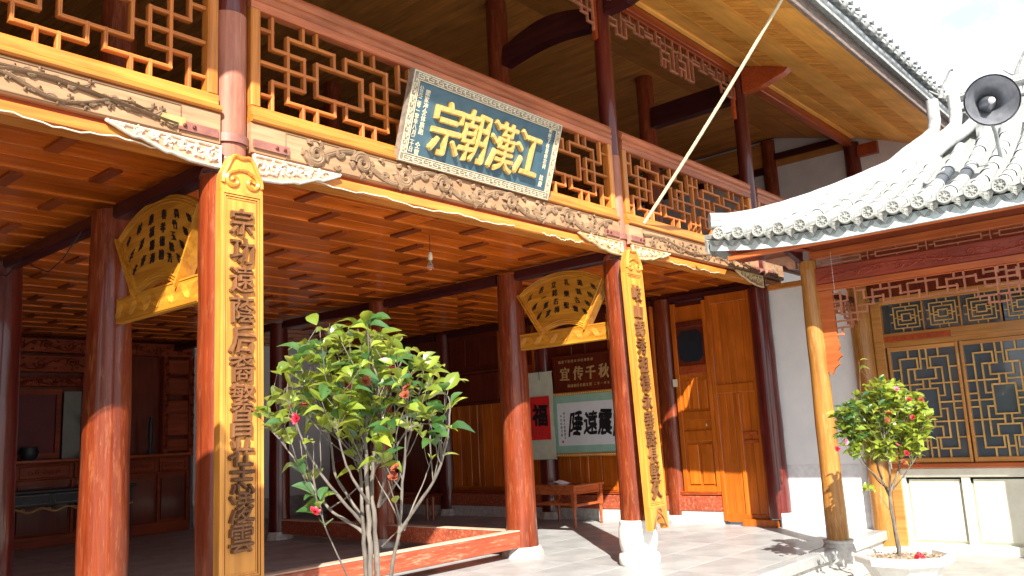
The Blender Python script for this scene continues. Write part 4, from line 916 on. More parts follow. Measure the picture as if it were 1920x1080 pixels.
# ---- low table with turned legs
t = thing('low_table', 'low red wooden table with turned legs beside the framed calligraphy', 'table', (11.33, 8.88, 0))
tx0, tx1, ty0, ty1, tz = 10.93, 11.7, 8.42, 9.36, .66
k = MB(); k.cbox((tx0-.03, ty0-.03, tz-.03), (tx1+.03, ty1+.03, tz), .008, 0); k.build('table_top', 'table_red', t)
for (a, b_) in (((tx0+.03, ty0+.01, tz-.15), (tx1-.03, ty0+.03, tz-.031)), ((tx0+.03, ty1-.03, tz-.15), (tx1-.03, ty1-.01, tz-.031)), ((tx0+.01, ty0+.03, tz-.15), (tx0+.03, ty1-.03, tz-.031)), ((tx1-.03, ty0+.03, tz-.15), (tx1-.01, ty1-.03, tz-.031))):
    k = MB(); k.box(a, b_); k.build('apron', 'table_red', t)
for (a, b_, ax) in (((tx0+.035, ty0+.015, .32), (tx1-.035, ty0+.04, .36), 0), ((tx0+.035, ty1-.04, .32), (tx1-.035, ty1-.015, .36), 0), ((tx0+.015, ty0+.035, .34), (tx0+.04, ty1-.035, .38), 1), ((tx1-.04, ty0+.035, .34), (tx1-.015, ty1-.035, .38), 1)):
    k = MB(); k.cbox(a, b_, .005, ax); k.build('stretcher', 'table_red', t)
for x in (tx0+.03, tx1-.03):
    for y in (ty0+.03, ty1-.03):
        k = MB(); k.box((x-.033, y-.033, .30), (x+.033, y+.033, tz-.031)); k.lathe((x, y, 0), [(.02, 0), (.024, .03), (.018, .05), (.026, .07), (.02, .085), (.026, .2), (.031, .24), (.022, .255), (.032, .275), (.024, .3)], 16); k.build('leg', 'table_red', t)
k = MB(); k.add([(11.2, 8.9, tz+.002), (11.42, 8.86, tz+.002), (11.43, 9.02, tz+.02), (11.22, 9.05, tz+.03), (11.31, 8.93, tz+.05), (11.3, 9.0, tz+.06)], [(0, 1, 4), (1, 2, 5, 4), (2, 3, 5), (0, 4, 5, 3)]); p_ = tag(k.build('crumpled_paper', 'paper'), 'white folded paper lying on the low red table', 'paper'); p_.modifiers.new('s', 'SOLIDIFY').thickness = .003
# stools in the shade
t = thing('bench', 'low rustic bench in deep shade behind the camellia', 'bench', (10.6, 12.2, 0))
k = MB(); k.cbox((10.1, 12.0, .42), (11.5, 12.35, .47), .01, 0); k.build('seat', 'dark_wood', t)
for x in (10.3, 10.45, 11.2, 11.35):
    k = MB(); k.tube([(x-.03, 12.08, 0), (x, 12.12, .42)], .035, 8); k.build('leg', 'table_red', t)
for i, (x, y) in enumerate(((10.0, 13.6), (10.8, 13.9))):
    t = thing('slanted_board', ('dark board leaning against the pale rear wall, left one', 'dark board leaning against the pale rear wall, nearer the corner')[i], 'board', (x+.5, y, 0))
    k = MB(); k.prism([(0, 0), (.9, 0), (1.0, 1.2), (.55, 1.1)], lambda u, v, d: (x+u, y+.5*v+d, v), .05); k.build('panel', 'dark_wood', t)

# ================================================================== ALTAR
AX = 16.0
t = thing('altar_cabinet', 'long dark carved altar cabinet against the rear wall at the left', 'altar', (7.0, AX, 0))
k = MB(); k.box((4.6, AX+.02, .0), (8.5, AX+.35, 1.42)); k.build('carcass', 'altar', t)
k = MB(); k.cbox((4.58, AX-.08, 1.42), (8.55, AX+.37, 1.47), .01, 0); k.build('counter', 'red_beam', t)
k = MB(); k.cbox((4.6, AX-.04, 0), (8.5, AX+.02, .2), .01, 0); k.build('base_board', 'altar', t)
for i, x in enumerate((4.65, 5.4, 6.35, 7.2, 7.9)):
    w_ = (.7, .9, .8, .65, .55)[i]
    k = MB(); k.cbox((x, AX-.03, 1.12), (x+w_, AX+.018, 1.4), .02, 0); d_ = k.build('drawer', 'altar', t)
    k = MB(); f2 = lambda u, v, d: (u, AX-.031-d, v); k.relief([(x+.05, 1.16), (x+w_-.05, 1.16), (x+w_-.05, 1.36), (x+.05, 1.36), (x+.05, 1.16)], .008, f2, .012)
    for q in range(5):
        P, W = spiral(x+w_*(.25+.125*q), 1.26, .045, q, 1.2, 1 if q % 2 else -1, 14, .008); k.relief(P, W, f2, .012)
    k.build('drawer_carving', 'altar', d_)
    k = MB(); k.cbox((x+.03, AX-.02, .25), (x+w_-.03, AX+.018, 1.02), .02, 2); k.build('door_panel', 'dark_wood', t)
for x in (5.36, 6.3, 7.16, 7.86, 8.44):
    k = MB(); k.cbox((x, AX-.03, .2), (x+.06, AX+.018, 1.1), .008, 2); k.build('post', 'altar', t)
for (xa, xb, za, zb) in ((4.3, 8.6, 3.35, 3.6), (4.3, 7.2, 3.0, 3.3), (4.3, 7.2, 2.75, 2.9)):
    k = MB(); k.cbox((xa, AX+.1, za), (xb, AX+.3, zb), .015, 0); o = k.build('carved_frieze', 'altar', t)
    k = MB(); f2 = lambda u, v, d: (u, AX+.099-d, v); scroll_carving(k, xa+.1, xb-.1, (za+zb)/2, (zb-za)*.8, f2, .03, 5, .016); k.build('frieze_carving', 'altar', o)
for x in (6.55, 7.22, 8.02, 8.55):
    k = MB(); k.cbox((x, AX+.1, 1.47), (x+.1, AX+.28, 3.35), .02, 2); o = k.build('carved_post', 'altar', t)
    k = MB(); f2 = lambda u, v, d: (x+.05+v*.8, AX+.099-d, u); scroll_carving(k, 1.5, 3.3, 0, .1, f2, .03, 7, .011); k.build('post_carving', 'altar', o)
for (za, zb) in ((1.5, 1.75), (1.8, 2.5), (2.6, 2.95), (3.0, 3.3)):
    k = MB(); k.cbox((8.13, AX+.14, za), (8.54, AX+.2, zb), .02, 0); k.build('shelf_panel', 'altar', t)
k = MB(); k.box((5.0, AX+.3, 1.47), (8.6, AX+.36, 3.4)); k.build('back_board', 'dark_wood', t)
t = thing('shrine_frame', 'dark red tablet in a carved gilt frame standing on the altar', 'frame', (5.7, AX+.2, 1.5))
k = MB(); k.box((5.2, AX+.16, 1.55), (6.05, AX+.2, 2.6)); k.build('red_tablet', 'dark_red', t)
for (a, b_, c, d) in ((5.1, 6.14, 1.5, 1.58), (5.1, 6.14, 2.6, 2.7), (6.06, 6.14, 1.585, 2.595)):
    k = MB(); k.box((a, AX+.13, c), (b_, AX+.22, d)); k.build('frame_bar', 'altar', t)
k = MB(); k.box((6.2, AX+.18, 1.47), (6.5, AX+.2, 2.66)); tag(k.build('mirror_panel', 'mirror'), 'narrow tarnished mirror standing on the altar right of the red tablet', 'mirror')
t = thing('flower_vase', 'glossy red vase with dark pink artificial flowers on the altar counter', 'vase', (6.75, AX+.0, 1.47))
k = MB(); k.lathe((6.75, AX+.02, 1.472), [(.05, 0), (.06, .03), (.1, .12), (.12, .22), (.1, .3), (.05, .36), (.06, .4)], 20); k.build('vase', 'red_vase', t)
k = MB(); k.lathe((6.83, AX-.03, 1.66), [(.001, 0), (.03, .04), (.02, .1), (.001, .12)], 8); k.build('gilt_motif', 'gold', t)
rnd = random.Random(3)
for i in range(16):
    k = MB(); a, e_ = rnd.uniform(0, 6.28), rnd.uniform(.1, .34); c = Vector((6.75+e_*cos(a), AX+.0+e_*.4*sin(a), 2.02+rnd.uniform(-.08, .22)))
    for q in range(7):
        b2 = q*.9; d_ = Vector((cos(b2)*.05, -.02, sin(b2)*.05)); k.add([c, c+d_+Vector((.015, -.02, .015)), c+d_*1.3, c+d_+Vector((-.015, -.02, -.015))], [(0, 1, 2, 3)])
    k.tube([c, (6.75, AX+.02, 1.86)], .005, 4); k.build('flower', 'petal', t)
for i, (x, m_) in enumerate(((6.45, 'mirror'), (5.6, 'black_lacquer'), (5.25, 'black_lacquer'))):
    t2 = thing('incense_burner' if i else 'glass_cup', ('small clear cup on the altar beside the red vase', 'black lacquered incense box on the altar before the red tablet', 'dark incense pot at the left end of the altar counter')[i], ('cup', 'box', 'pot')[i], (x, AX, 1.47))
    k = MB(); (k.lathe((x, AX, 1.472), [(.03, 0), (.035, .12)], 12) if i == 0 else k.lathe((x, AX, 1.472), [(.09, 0), (.13, .05), (.15, .14), (.12, .2), (.13, .22)], 16)); k.build('body', m_, t2)
t = thing('dark_statuette', 'slim dark statuette standing on the altar right of the sunlit column', 'statuette', (7.72, AX-.02, 1.47))
k = MB(); k.lathe((7.72, AX, 1.472), [(.07, 0), (.05, .06), (.03, .14), (.05, .3), (.035, .42), (.05, .52), (.03, .6), (.036, .66), (.001, .72)], 12); k.build('body', 'black_lacquer', t)
t = thing('offering_table', 'black lacquered low offering table with gilt carved apron before the altar', 'table', (6.1, 15.5, 0))
k = MB(); k.cbox((5.0, 15.3, .93), (7.15, 15.7, .98), .01, 0); k.build('table_top', 'black_lacquer', t)
k = MB(); k.cbox((5.05, 15.33, .72), (7.1, 15.37, .928), .01, 0); ap = k.build('apron', 'black_lacquer', t)
k = MB(); f2 = lambda u, v, d: (u, 15.329-d, v)
for xa in (5.1, 5.78, 6.46): k.relief([(xa+.02, .76), (xa+.6, .76), (xa+.6, .9), (xa+.02, .9), (xa+.02, .76)], .006, f2, .006)
k.build('apron_line', 'grey_frame', ap)
k = MB()
for i in range(5):
    xa = 5.1+.4*i; k.relief([(xa+.4*j/10, .66+.03*sin(j/10*2*pi)) for j in range(11)], .016, f2, .02); P, W = spiral(xa+.2, .665, .035, 0, 1.2, 1, 12, .01); k.relief(P, W, f2, .02)
k.build('gilt_apron', 'brown_gold', t)
for x in (5.08, 7.05):
    for y in (15.35, 15.62): k = MB(); k.cbox((x-.03, y-.03, 0), (x+.03, y+.03, .928), .008, 2); k.build('leg', 'black_lacquer', t)

# ================================================================== SIDE WING (right)
wing = thing('side_wing', 'low side wing with pale tiled hipped roof, lattice windows and cream panelled wall', 'building', (12, 3, -.28))
GZ = -.28; WX = 12.1
k = MB(); k.box((WX, 4.3, -.05), (WX+.12, 5.46, .86)); k.build('rough_wall', 'ruin_wall', wing)
k = MB(); k.box((WX+.003, 4.0, .862), (WX+.12, 5.46, 3.5)); k.build('plaster_wall', 'white_wall', wing)
k = MB(); k.box((WX, 4.0, GZ), (WX+.12, 4.3, .86)); k.build('rough_wall', 'ruin_wall', wing)
k = MB(); k.box((WX+.08, -2, GZ), (WX+.2, 4.0, .6)); k.build('dado_wall', 'cream_panel', wing)
def wbox(y0, y1, z0, z1, x0, x1, m, name, ax, ch=.006, par=None):
    k = MB(); k.cbox((x0, y0, z0), (x1, y1, z1), ch, ax); return k.build(name, m, par or wing)
wbox(-2, 3.93, GZ, -.16, WX-.03, WX+.08, 'cream_panel', 'dado_base', 1)
wbox(-2, 3.93, .68, .80, WX-.02, WX+.08, 'cream_panel', 'dado_cap', 1, .012)
wbox(-2, 3.95, .80, .86, WX-.06, WX+.08, 'wing_orange', 'window_sill', 1, .01)
yy = 3.88; pnl = [(3.76, 3.08), (2.98, 2.30), (2.20, 1.52), (1.42, .74), (.64, -.1)]
prev = 3.93
for a, b_ in pnl:
    wbox(a, prev, -.159, .679, WX+.0, WX+.08, 'cream_panel', 'dado_stile', 2, .01); prev = b_
    wbox(b_+.03, a-.03, -.12, .65, WX+.045, WX+.085, 'cream_panel', 'dado_panel', 2, .012)
wbox(prev-2, prev, -.159, .679, WX, WX+.08, 'cream_panel', 'dado_stile', 2)
# posts
k = MB(); k.lathe((12.06, 4.08, 0), [(.15, GZ), (.145, 1.5), (.135, 3.5)], 20); k.build('wall_post', 'pillar', wing)
wbox(3.80, 3.93, GZ, 3.05, WX-.05, WX+.06, 'win_wood', 'window_post', 2); wbox(3.931, 4.05, GZ, 3.5, WX-.02, WX+.07, 'win_wood', 'window_jamb', 2)
# front pillars with stone drums
for y in (4.06, .55, -3.0):
    k = MB(); n = 10; k.lathe((10.35, y, 0), [(.128-.026*i/n+.004*sin(i*1.9), GZ+.36+(3.45-GZ-.36)*i/n) for i in range(n+1)], 24); po = k.build('porch_pillar', 'pillar', wing)
    k = MB(); k.lathe((10.35, y, GZ), [(.19, 0), (.195, .05), (.175, .08), (.165, .1), (.19, .16), (.195, .22), (.175, .3), (.155, .32), (.17, .33), (.172, .36), (.13, .362)], 28); k.build('stone_base', 'stone_base', po)
# beams above the porch
PX = 10.35
for (ya, yb) in ((.66, 4.01), (-2.9, .44)):
    wbox(ya, yb, 3.46, 3.56, PX-.05, PX+.06, 'wing_orange', 'eave_beam', 1)
    wb = wbox(ya, yb, 3.14, 3.34, PX-.035, PX+.04, 'wing_red', 'carved_lintel', 1)
    k = MB(); f2 = lambda u, v, d: (PX-.036-d, u, v); leaf_carving(k, ya+.1, yb-.1, 3.235, .16, f2, .016, 4, .014); scroll_carving(k, ya+.15, yb-.15, 3.235, .12, f2, .012, 6, .010); k.build('lintel_carving', 'wing_red', wb)
    wbox(ya, yb, 3.06, 3.135, PX-.045, PX+.045, 'wing_orange', 'lower_lintel', 1)
_wb = {}
def wbar(par, p, q, x=PX, w_=.02, d_=.03, m='fringe', name='fringe_bar'): return bar(par, p, q, x, w_, d_, m, name, 'x', _wb)
# upper transom of long rectangles
tr = wbox(.66, 4.0, 3.342, 3.352, PX-.02, PX+.02, 'wing_red', 'transom', 1)
y = 3.95
for i in range(5):
    a, b_ = y-.66*i, y-.66*i-.6
    for z in (3.375, 3.432): wbar(tr, (b_+.06, z), (a-.06, z), w_=.012)
    wbar(tr, (b_+.06, 3.375), (b_+.06, 3.432), w_=.012); wbar(tr, (a-.06, 3.375), (a-.06, 3.432), w_=.012); wbar(tr, (b_-.03, 3.352), (b_-.03, 3.458), w_=.012)
    wbar(tr, (b_-.03, 3.405), (b_+.06, 3.405), w_=.012); wbar(tr, (a-.06, 3.405), (a, 3.405), w_=.012); wbar(tr, ((a+b_)/2, 3.352), ((a+b_)/2, 3.375), w_=.012); wbar(tr, ((a+b_)/2, 3.432), ((a+b_)/2, 3.458), w_=.012)
# hanging side post with carved end
k = MB(); k.prism([(3.99, 3.05), (3.79, 3.05), (3.79, 2.42), (3.77, 2.36), (3.80, 2.30), (3.76, 2.24), (3.82, 2.19), (3.80, 2.14), (3.86, 2.10), (3.9, 2.02), (3.93, 2.06), (3.99, 2.04)], lambda u, v, d: (PX-.02+d, u, v), .045); fp = k.build('hanging_board', 'wing_orange', wing)
# fringe lattice: vertices measured in elevation (u from the left post, drop from the lintel), in a 0.001 m table
FR = []
raw = '''360,470,380,735;250,690,460,665;460,610,460,665;235,505,250,690;195,745,395,735;325,690,330,790;200,800,330,785;265,800,270,850;205,855,270,848;180,590,300,575;180,640,245,632;180,530,235,520;300,500,300,575;370,500,435,490;435,490,440,555;440,555,510,540;500,485,515,600;500,485,720,455;720,455,725,520;725,520,870,490;565,430,570,470;640,425,655,570;510,540,585,530;585,530,590,590;380,615,520,600;590,590,1350,480;790,440,800,550;790,440,1025,410;1025,410,1025,470;1025,470,1190,445;860,390,860,430;930,380,950,530;880,490,880,550;1095,400,1105,510;1095,400,1330,365;1330,365,1345,420;1345,420,1680,375;1165,345,1165,385;1240,330,1265,485;1185,445,1190,500;1420,420,1425,465;1400,300,1410,355;1410,355,1580,325;1580,285,1580,325;1490,295,1525,580;1350,480,1355,545;1355,545,1700,500;1445,540,1445,600;1445,600,1625,570;1615,515,1625,570;1700,445,1700,500;1420,465,1728,430;1680,305,1680,375;1590,400,1595,445'''
def elev(a, b_):   # pixel of the survey picture -> metres in the elevation x = PX
    u, v = 1520+a/4.32, 430+b_/4.32
    d = RT*((u-960)/FPX)+UP*((540-v)/FPX)+_f; t = PX/d.x; return (t*d.y, CAMZ+t*d.z)
for s_ in raw.split(';'):
    a, b_, c, d = map(float, s_.split(',')); p, q = elev(a, b_), elev(c, d)
    if abs(c-a) > abs(d-b_): z = round((p[1]+q[1])/2/.02)*.02; FR.append((min(p[0], q[0]), z, max(p[0], q[0]), z))
    else: y = round((p[0]+q[0])/2/.02)*.02; FR.append((y, min(p[1], q[1]), y, max(p[1], q[1])))
fo = MB(); fo.cbox((PX-.015, .75, 3.045), (PX+.015, 3.79, 3.058), .003, 1); fo = fo.build('lattice_fringe', 'wing_orange', wing)
ymid = 2.05
for (a, z0, c, z1) in FR:
    z1 = min(z1, 3.045); z0 = min(z0, z1) if a == c else z0
    wbar(fo, (a, z0), (c, z1))
    if a > ymid: wbar(fo, (2*ymid-c, z0), (2*ymid-a, z1))
# fringe across the porch, pillar to wall
fo2 = MB(); fo2.cbox((PX+.15, 4.08, 3.06), (11.9, 4.12, 3.14), .005, 0); fo2 = fo2.build('porch_tie', 'beam_dark', wing)
for i in range(7):
    u = 10.6+.19*i; dz = .1 if 1 < i < 5 else .22
    for (p, q) in (((u, 3.05), (u, 3.05-dz)), ((u, 3.05-dz), (u+.1, 3.05-dz)), ((u+.1, 3.05-dz), (u+.1, 2.98-dz)), ((u+.05, 3.0), (u+.19, 3.0)), ((u+.13, 2.94), (u+.13, 3.05)), ((u, 2.94), (u+.13, 2.94)), ((u+.1, 2.98-dz), (u+.19, 2.98-dz))):
        bar(fo2, p, q, 4.1, .02, .03, 'fringe', 'fringe_bar', 'y', _wb)
# window band: transom lights and casements
wbox(-2, 3.8, 2.41, 2.48, WX-.03, WX+.05, 'win_wood', 'middle_rail', 1); wbox(-2, 3.8, 2.48, 2.60, WX-.045, WX+.05, 'win_wood', 'middle_rail', 1)
wbox(-2, 3.8, 3.0, 3.1, WX-.03, WX+.05, 'win_wood', 'head_rail', 1); wbox(-2, 4.0, 3.101, 3.55, WX-.02, WX+.08, 'dark_wood', 'head_board', 1)
wbox(2.95, 3.79, 2.482, 2.56, WX-.05, WX-.046, 'red_beam', 'patch_board', 1, .001)
_cb = {}
def win_lat(par, y0, y1, z0, z1, segs, w_=.02):
    for (u0, v0, u1, v1) in segs:
        a, b_ = y1-(y1-y0)*u0, y1-(y1-y0)*u1; p, q = (min(a, b_), z0+(z1-z0)*min(v0, v1)), (max(a, b_), z0+(z1-z0)*max(v0, v1))
        bar(par, p, q, WX, w_, .028, 'win_bar', 'lattice_bar', 'x', _cb)
case = []
def sym(l):
    o = []
    for (a, b_, c, d) in l:
        for s1 in ((a, b_, c, d), (1-a, b_, 1-c, d), (a, 1-b_, c, 1-d), (1-a, 1-b_, 1-c, 1-d)):
            t_ = (min(s1[0], s1[2]), min(s1[1], s1[3]), max(s1[0], s1[2]), max(s1[1], s1[3])); t_ = tuple(round(v, 3) for v in t_)
            if t_ not in o: o.append(t_)
    return o
CS = sym([(.34, .37, .66, .37), (.34, .37, .34, .63), (.45, .28, .45, .37), (.34, .28, .66, .28), (.34, .18, .34, .28), (.13, .08, .13, .92), (.13, .08, .4, .08), (.4, .08, .4, .18), (.24, .18, .45, .18), (.24, .18, .24, .44), (.24, .44, .34, .44), (0, .325, .45, .325), (.13, .5, .34, .5), (0, .44, .13, .44), (0, .18, .13, .18), (.27, 0, .27, .08), (.45, 0, .45, .18), (.45, .09, .55, .09), (0, .5, .13, .5)])
for i, (a, b_) in enumerate(((3.74, 2.93), (2.84, 2.03), (1.94, 1.13), (1.04, .23), (.14, -.6))):
    k = MB(); k.cbox((WX-.035, b_-.035, .87), (WX+.03, b_, 2.408), .006, 2); cf = k.build('casement', 'win_wood', wing)
    for (p, q, ax) in (((WX-.035, a, .87), (WX+.03, a+.035, 2.408), 2), ((WX-.032, b_+.001, .87), (WX+.028, a-.001, .93), 1), ((WX-.032, b_+.001, 2.35), (WX+.028, a-.001, 2.405), 1)):
        k = MB(); k.cbox(p, q, .006, ax); k.build('casement_rail', 'win_wood', cf)
    if i < 3: win_lat(cf, b_, a, .93, 2.35, CS)
    k = MB(); k.box((WX+.02, b_, .93), (WX+.024, a, 2.35)); k.build('pane', 'window_glass', cf)
    k = MB(); k.box((WX-.04, b_-.03, 2.1), (WX-.036, b_-.015, 2.26)); k.build('hinge', 'brass', cf)
TS = sym([(.1, .12, .9, .12), (.1, .12, .1, .88), (.22, .25, .78, .25), (.22, .25, .22, .75), (.36, .38, .64, .38), (.36, .38, .36, .62), (.36, 0, .36, .12), (0, .35, .1, .35), (.1, .5, .22, .5), (.5, .12, .5, .25), (.22, .45, .36, .45)])
for i in range(8):
    a = 3.70-.46*i; k = MB(); k.cbox((WX-.02, a-.44, 2.602), (WX+.02, a-.42, 2.998), .004, 2); tf = k.build('transom_light', 'win_wood', wing)
    if i < 5: win_lat(tf, a-.42, a-.02, 2.61, 2.99, TS, .014)
    k = MB(); k.box((WX+.02, a-.44, 2.6), (WX+.024, a, 3.0)); k.build('pane', 'window_glass', tf)
# room behind the glass
k = MB(); k.box((16.4, -2.2, GZ), (16.5, 4.2, 3.6)); k.build('inner_wall', 'interior_wall', wing)
k = MB(); k.box((WX+.2, 3.95, GZ), (16.5, 4.0, 3.6)); k.build('inner_wall', 'interior_wall', wing)
k = MB(); k.box((WX, -2.3, GZ), (16.5, -2.2, 3.6)); k.build('inner_wall', 'interior_wall', wing)
for y in (3.3, 2.45, 1.4):
    k = MB(); k.box((WX+.5, y-.07, GZ), (WX+.62, y+.07, 3.4)); k.build('inner_post', 'dark_wood', wing)
k = MB(); k.box((WX+.4, .4, .3), (WX+.9, 3.7, 1.35)); k.build('inner_cupboard', 'mirror', wing)
k = MB(); k.box((9.5, -2.3, 3.56), (16.5, 4.6, 3.6)); k.build('porch_ceiling', 'dark_wood', wing)
# little carved strut and dark bracket by the corner pillar
k = MB(); k.prism([(10.3, 3.44), (10.0, 3.5), (9.8, 3.56), (10.3, 3.56)], lambda u, v, d: (u, 4.09+d, v), .07); k.build('corner_strut', 'beam_dark', wing)
k = MB(); k.prism([(4.2, 3.56), (4.6, 3.56), (4.5, 3.5), (4.35, 3.46), (4.3, 3.4), (4.2, 3.38)], lambda u, v, d: (10.3+d, u, v), .07); k.build('corner_strut', 'bracket_ground', wing)
k = MB(); k.cbox((12.02, 4.22, 3.44), (12.1, 5.42, 3.52), .01, 1); k.build('wall_plate', 'orange_x', wing)

# ---- roof
EX, RX, HY = 9.4, 12.15, 4.95
def flare(y): return .14*max(0, (y-3.3)/1.6)**2.0
def eavez(y): return 3.63+flare(y)
def roofz(t, y): return eavez(y)*1+.36*t+.06*t*t+.55*max(0, t-2.1)**2-(flare(y)*min(1, t/2.0))
sst = lambda t: max(0, min(1, (t-.7)/.6))
rs = MB(); G_ = {}
ny, nx = 28, 10
ys = [-2.6+(HY+2.6)*i/ny for i in range(ny+1)]
vs = []; fs = []
for y in ys:
    tm = min(RX-EX, HY-y+.0)
    for j in range(nx+1):
        t = tm*j/nx; vs.append((EX+t, y, roofz(t, y)))
for i in range(ny):
    for j in range(nx): o = i*(nx+1)+j; fs.append((o, o+1, o+nx+2, o+nx+1))
rs.add(vs, fs)
# far slope and end slope (towards the hall)
n0 = len(rs.v)
vs = []
for y in ys:
    tm = min(RX-EX, HY-y)
    for j in range(nx+1): t = tm*j/nx; vs.append((2*RX-EX-t, y, roofz(t, y)))
fs = [(i*(nx+1)+j, i*(nx+1)+nx+1+j, i*(nx+1)+nx+2+j, i*(nx+1)+j+1) for i in range(ny) for j in range(nx)]
rs.add(vs, fs)
vs = []
for i in range(11):
    t = (RX-EX)*i/10; vs += [(EX+t, HY-t, roofz(t, HY-t)), (EX+t, HY+.3*sst(t), roofz(0, HY)-.16+.26*sst(t)), (2*RX-EX-t, HY-t, roofz(t, HY-t)), (2*RX-EX-t, HY+.3, roofz(0, HY)+.10)]
fs = []
for i in range(10):
    o = 4*i; fs += [(o, o+1, o+5, o+4), (o+2, o+6, o+7, o+3)]
rs.add(vs, fs)
ro = rs.build('tiled_roof', 'medallion', wing); md = ro.modifiers.new('s', 'SOLIDIFY'); md.thickness = .05; md.offset = -1
# cover tiles: one mesh per length step, each tile a piece
def cover_mesh(l):
    mb = MB(); n = 9; vs = []
    for (xx, r) in ((0, .074), (.03, .078), (.031, .07), (l, .066)):
        for i in range(n+1):
            a = -.25+ (pi+.5)*i/n; vs.append((xx, r*cos(a), r*sin(a)-.0))
    mb.add(vs, [(j*(n+1)+i, j*(n+1)+i+1, (j+1)*(n+1)+i+1, (j+1)*(n+1)+i) for j in range(3) for i in range(n)], True); return mb.mesh('cover_tile', 'tile')
cm = cover_mesh(.33)
md_ = MB(); n = 24; md_.lathe((0, 0, 0), [(.001, .012), (.018, .014), (.022, .004), (.052, .004), (.058, .02), (.074, .02), (.078, .006), (.078, -.04)], n)
for i in range(8):
    a = 2*pi*i/8; md_.tube([(.03*cos(a), .03*sin(a), .008), (.044*cos(a+.3), .044*sin(a+.3), .014), (.05*cos(a), .05*sin(a), .006)], .006, 5)
mm_ = md_.mesh('tile_medallion', 'medallion')
dr_ = MB(); pts = [(-.085, .03), (-.07, -.02), (-.055, -.035), (-.045, -.06), (-.02, -.075), (0, -.1), (.02, -.075), (.045, -.06), (.055, -.035), (.07, -.02), (.085, .03), (.05, .0), (0, -.012), (-.05, .0)]
dr_.prism(pts, lambda u, v, d: (d, u, v), .02)
f2 = lambda u, v, d: (-d, u, v)
for i in range(3): P, W = spiral(-.035+.035*i, -.035-.012*(i == 1), .018, i, 1, 1, 10, .005); dr_.relief(P, W, f2, .008)
drm = dr_.mesh('drip_tile', 'medallion')
pan = MB(); n = 6; vs = []
for xx in (0, .3):
    for i in range(n+1): a = pi+pi*i/n; vs.append((xx, .085*cos(a), .035*sin(a)+.02))
pan.add(vs, [(i, i+1, n+2+i, n+1+i) for i in range(n)], True); pnm = pan.mesh('pan_tile', 'medallion'); 
for r in range(27):
    y = 4.72-.255*r; zt = .055
    L_ = min(RX-EX-.1, HY-y-.02); n = max(1, int(L_/.28))
    if y < -1.9: break
    for i in range(n):
        t = i*.28; t2 = t+.28; z1, z2 = roofz(t, y)+zt, roofz(t2, y)+zt; p = math.atan2(z2-z1, .28)
        inst('cover_tile', cm, ro, (EX-.05+t, y+random.uniform(-.004, .004), z1+random.uniform(-.003, .003)), (random.uniform(-.05, .05), -p, random.uniform(-.015, .015)), (1, random.uniform(.97, 1.03), 1))
        if i < 4 and y > .5:
            inst('pan_tile', pnm, ro, (EX-.02+t, y-.1275, z1-.055), (0, -p, 0))
    inst('tile_medallion', mm_, ro, (EX-.065, y, roofz(0, y)+zt+.005), (0, radians(-90), random.uniform(-.2, .2)))
    inst('drip_tile', drm, ro, (EX-.055, y-.1275, roofz(0, y)+.03), (0, radians(-18), 0))
# fascia under the tiles with zigzag fret
def fz_(y): return eavez(y)-.015
fs_ = MB(); vs = []
for y in [-2.4+(HY+2.35)*i/40 for i in range(41)]: vs += [(EX+.03, y, fz_(y)), (EX+.03, y, fz_(y)-.13), (EX+.075, y, fz_(y)-.13), (EX+.075, y, fz_(y))]
fs_.add(vs, [(4*i+q, 4*i+(q+1) % 4, 4*i+4+(q+1) % 4, 4*i+4+q) for i in range(40) for q in range(4)]); fo3 = fs_.build('eave_fascia', 'fascia_pale', wing)
zz = MB(); f2 = lambda u, v, d: (EX+.03-d, u, fz_(u)+v)
y = 4.9; i = 0
while y > .2:
    for q in range(3): zz.relief([(y-.0-.02*q, -.005), (y-.055-.02*q+.0, -.075+.0)], .005, f2, .008) if i % 2 == 0 else zz.relief([(y-.02*q, -.075), (y-.055-.02*q, -.005)], .005, f2, .008)
    y -= .1; i += 1
zz.build('fret_pattern', 'tile_dark', fo3)
wbox(-2.3, 4.7, 3.47, 3.53, EX+.08, EX+.14, 'wing_orange', 'eave_strip', 1)
# corner soffit boards
k = MB(); k.add([(EX+.08, 4.7, 3.6), (EX+.08, 3.9, 3.5), (10.4, 3.95, 3.58), (10.4, 4.95, 3.62)], [(0, 1, 2, 3)]); o = k.build('corner_soffit', 'wing_red', wing); o.modifiers.new('s', 'SOLIDIFY').thickness = .02
# hip ridge: stacked courses with an upturned end
def hip(t): 
    y = HY-t; return Vector((EX+t, y, roofz(t, y)))
for (dz, r, m, nm) in ((.06, .085, 'tile_dark', 'ridge_base'), (.13, .062, 'tile', 'ridge_course'), (.21, .07, 'tile', 'ridge_cap')):
    ps = []
    for i in range(26):
        t = .06+(2.2-.06)*i/25; p = hip(max(t, 0)) + (Vector((t, -t, 0)) if t < 0 else Vector((0, 0, 0))); up = .10*max(0, (.45-t)/.57)**2
        if dz < .1 and t < .1: continue
        ps.append(p+Vector((0, 0, dz+up)))
    k = MB(); k.tube(ps, [r*(1+.04*sin(i*2.2)) for i in range(len(ps))], 10); k.build(nm, m, ro)
# stacked end ridges of the gable and their tubes
for i, yy in enumerate((2.73, 2.47, 2.24)):
    k = MB(); k.tube([(11.0, yy+.8, 4.1), (11.2, yy+.55, 4.6), (11.45, yy+.30, 4.86), (11.68, yy+.1, 5.05), (11.78, yy+.02, 5.16), (11.8, yy, 5.3), (11.8, yy, 5.58)], .078, 12); k.build('gable_tile_row', 'tile', ro)
k = MB(); k.box((11.7, 2.15, 4.6), (12.2, 2.25, 5.5)); k.build('gable_infill', 'tile_dark', ro)
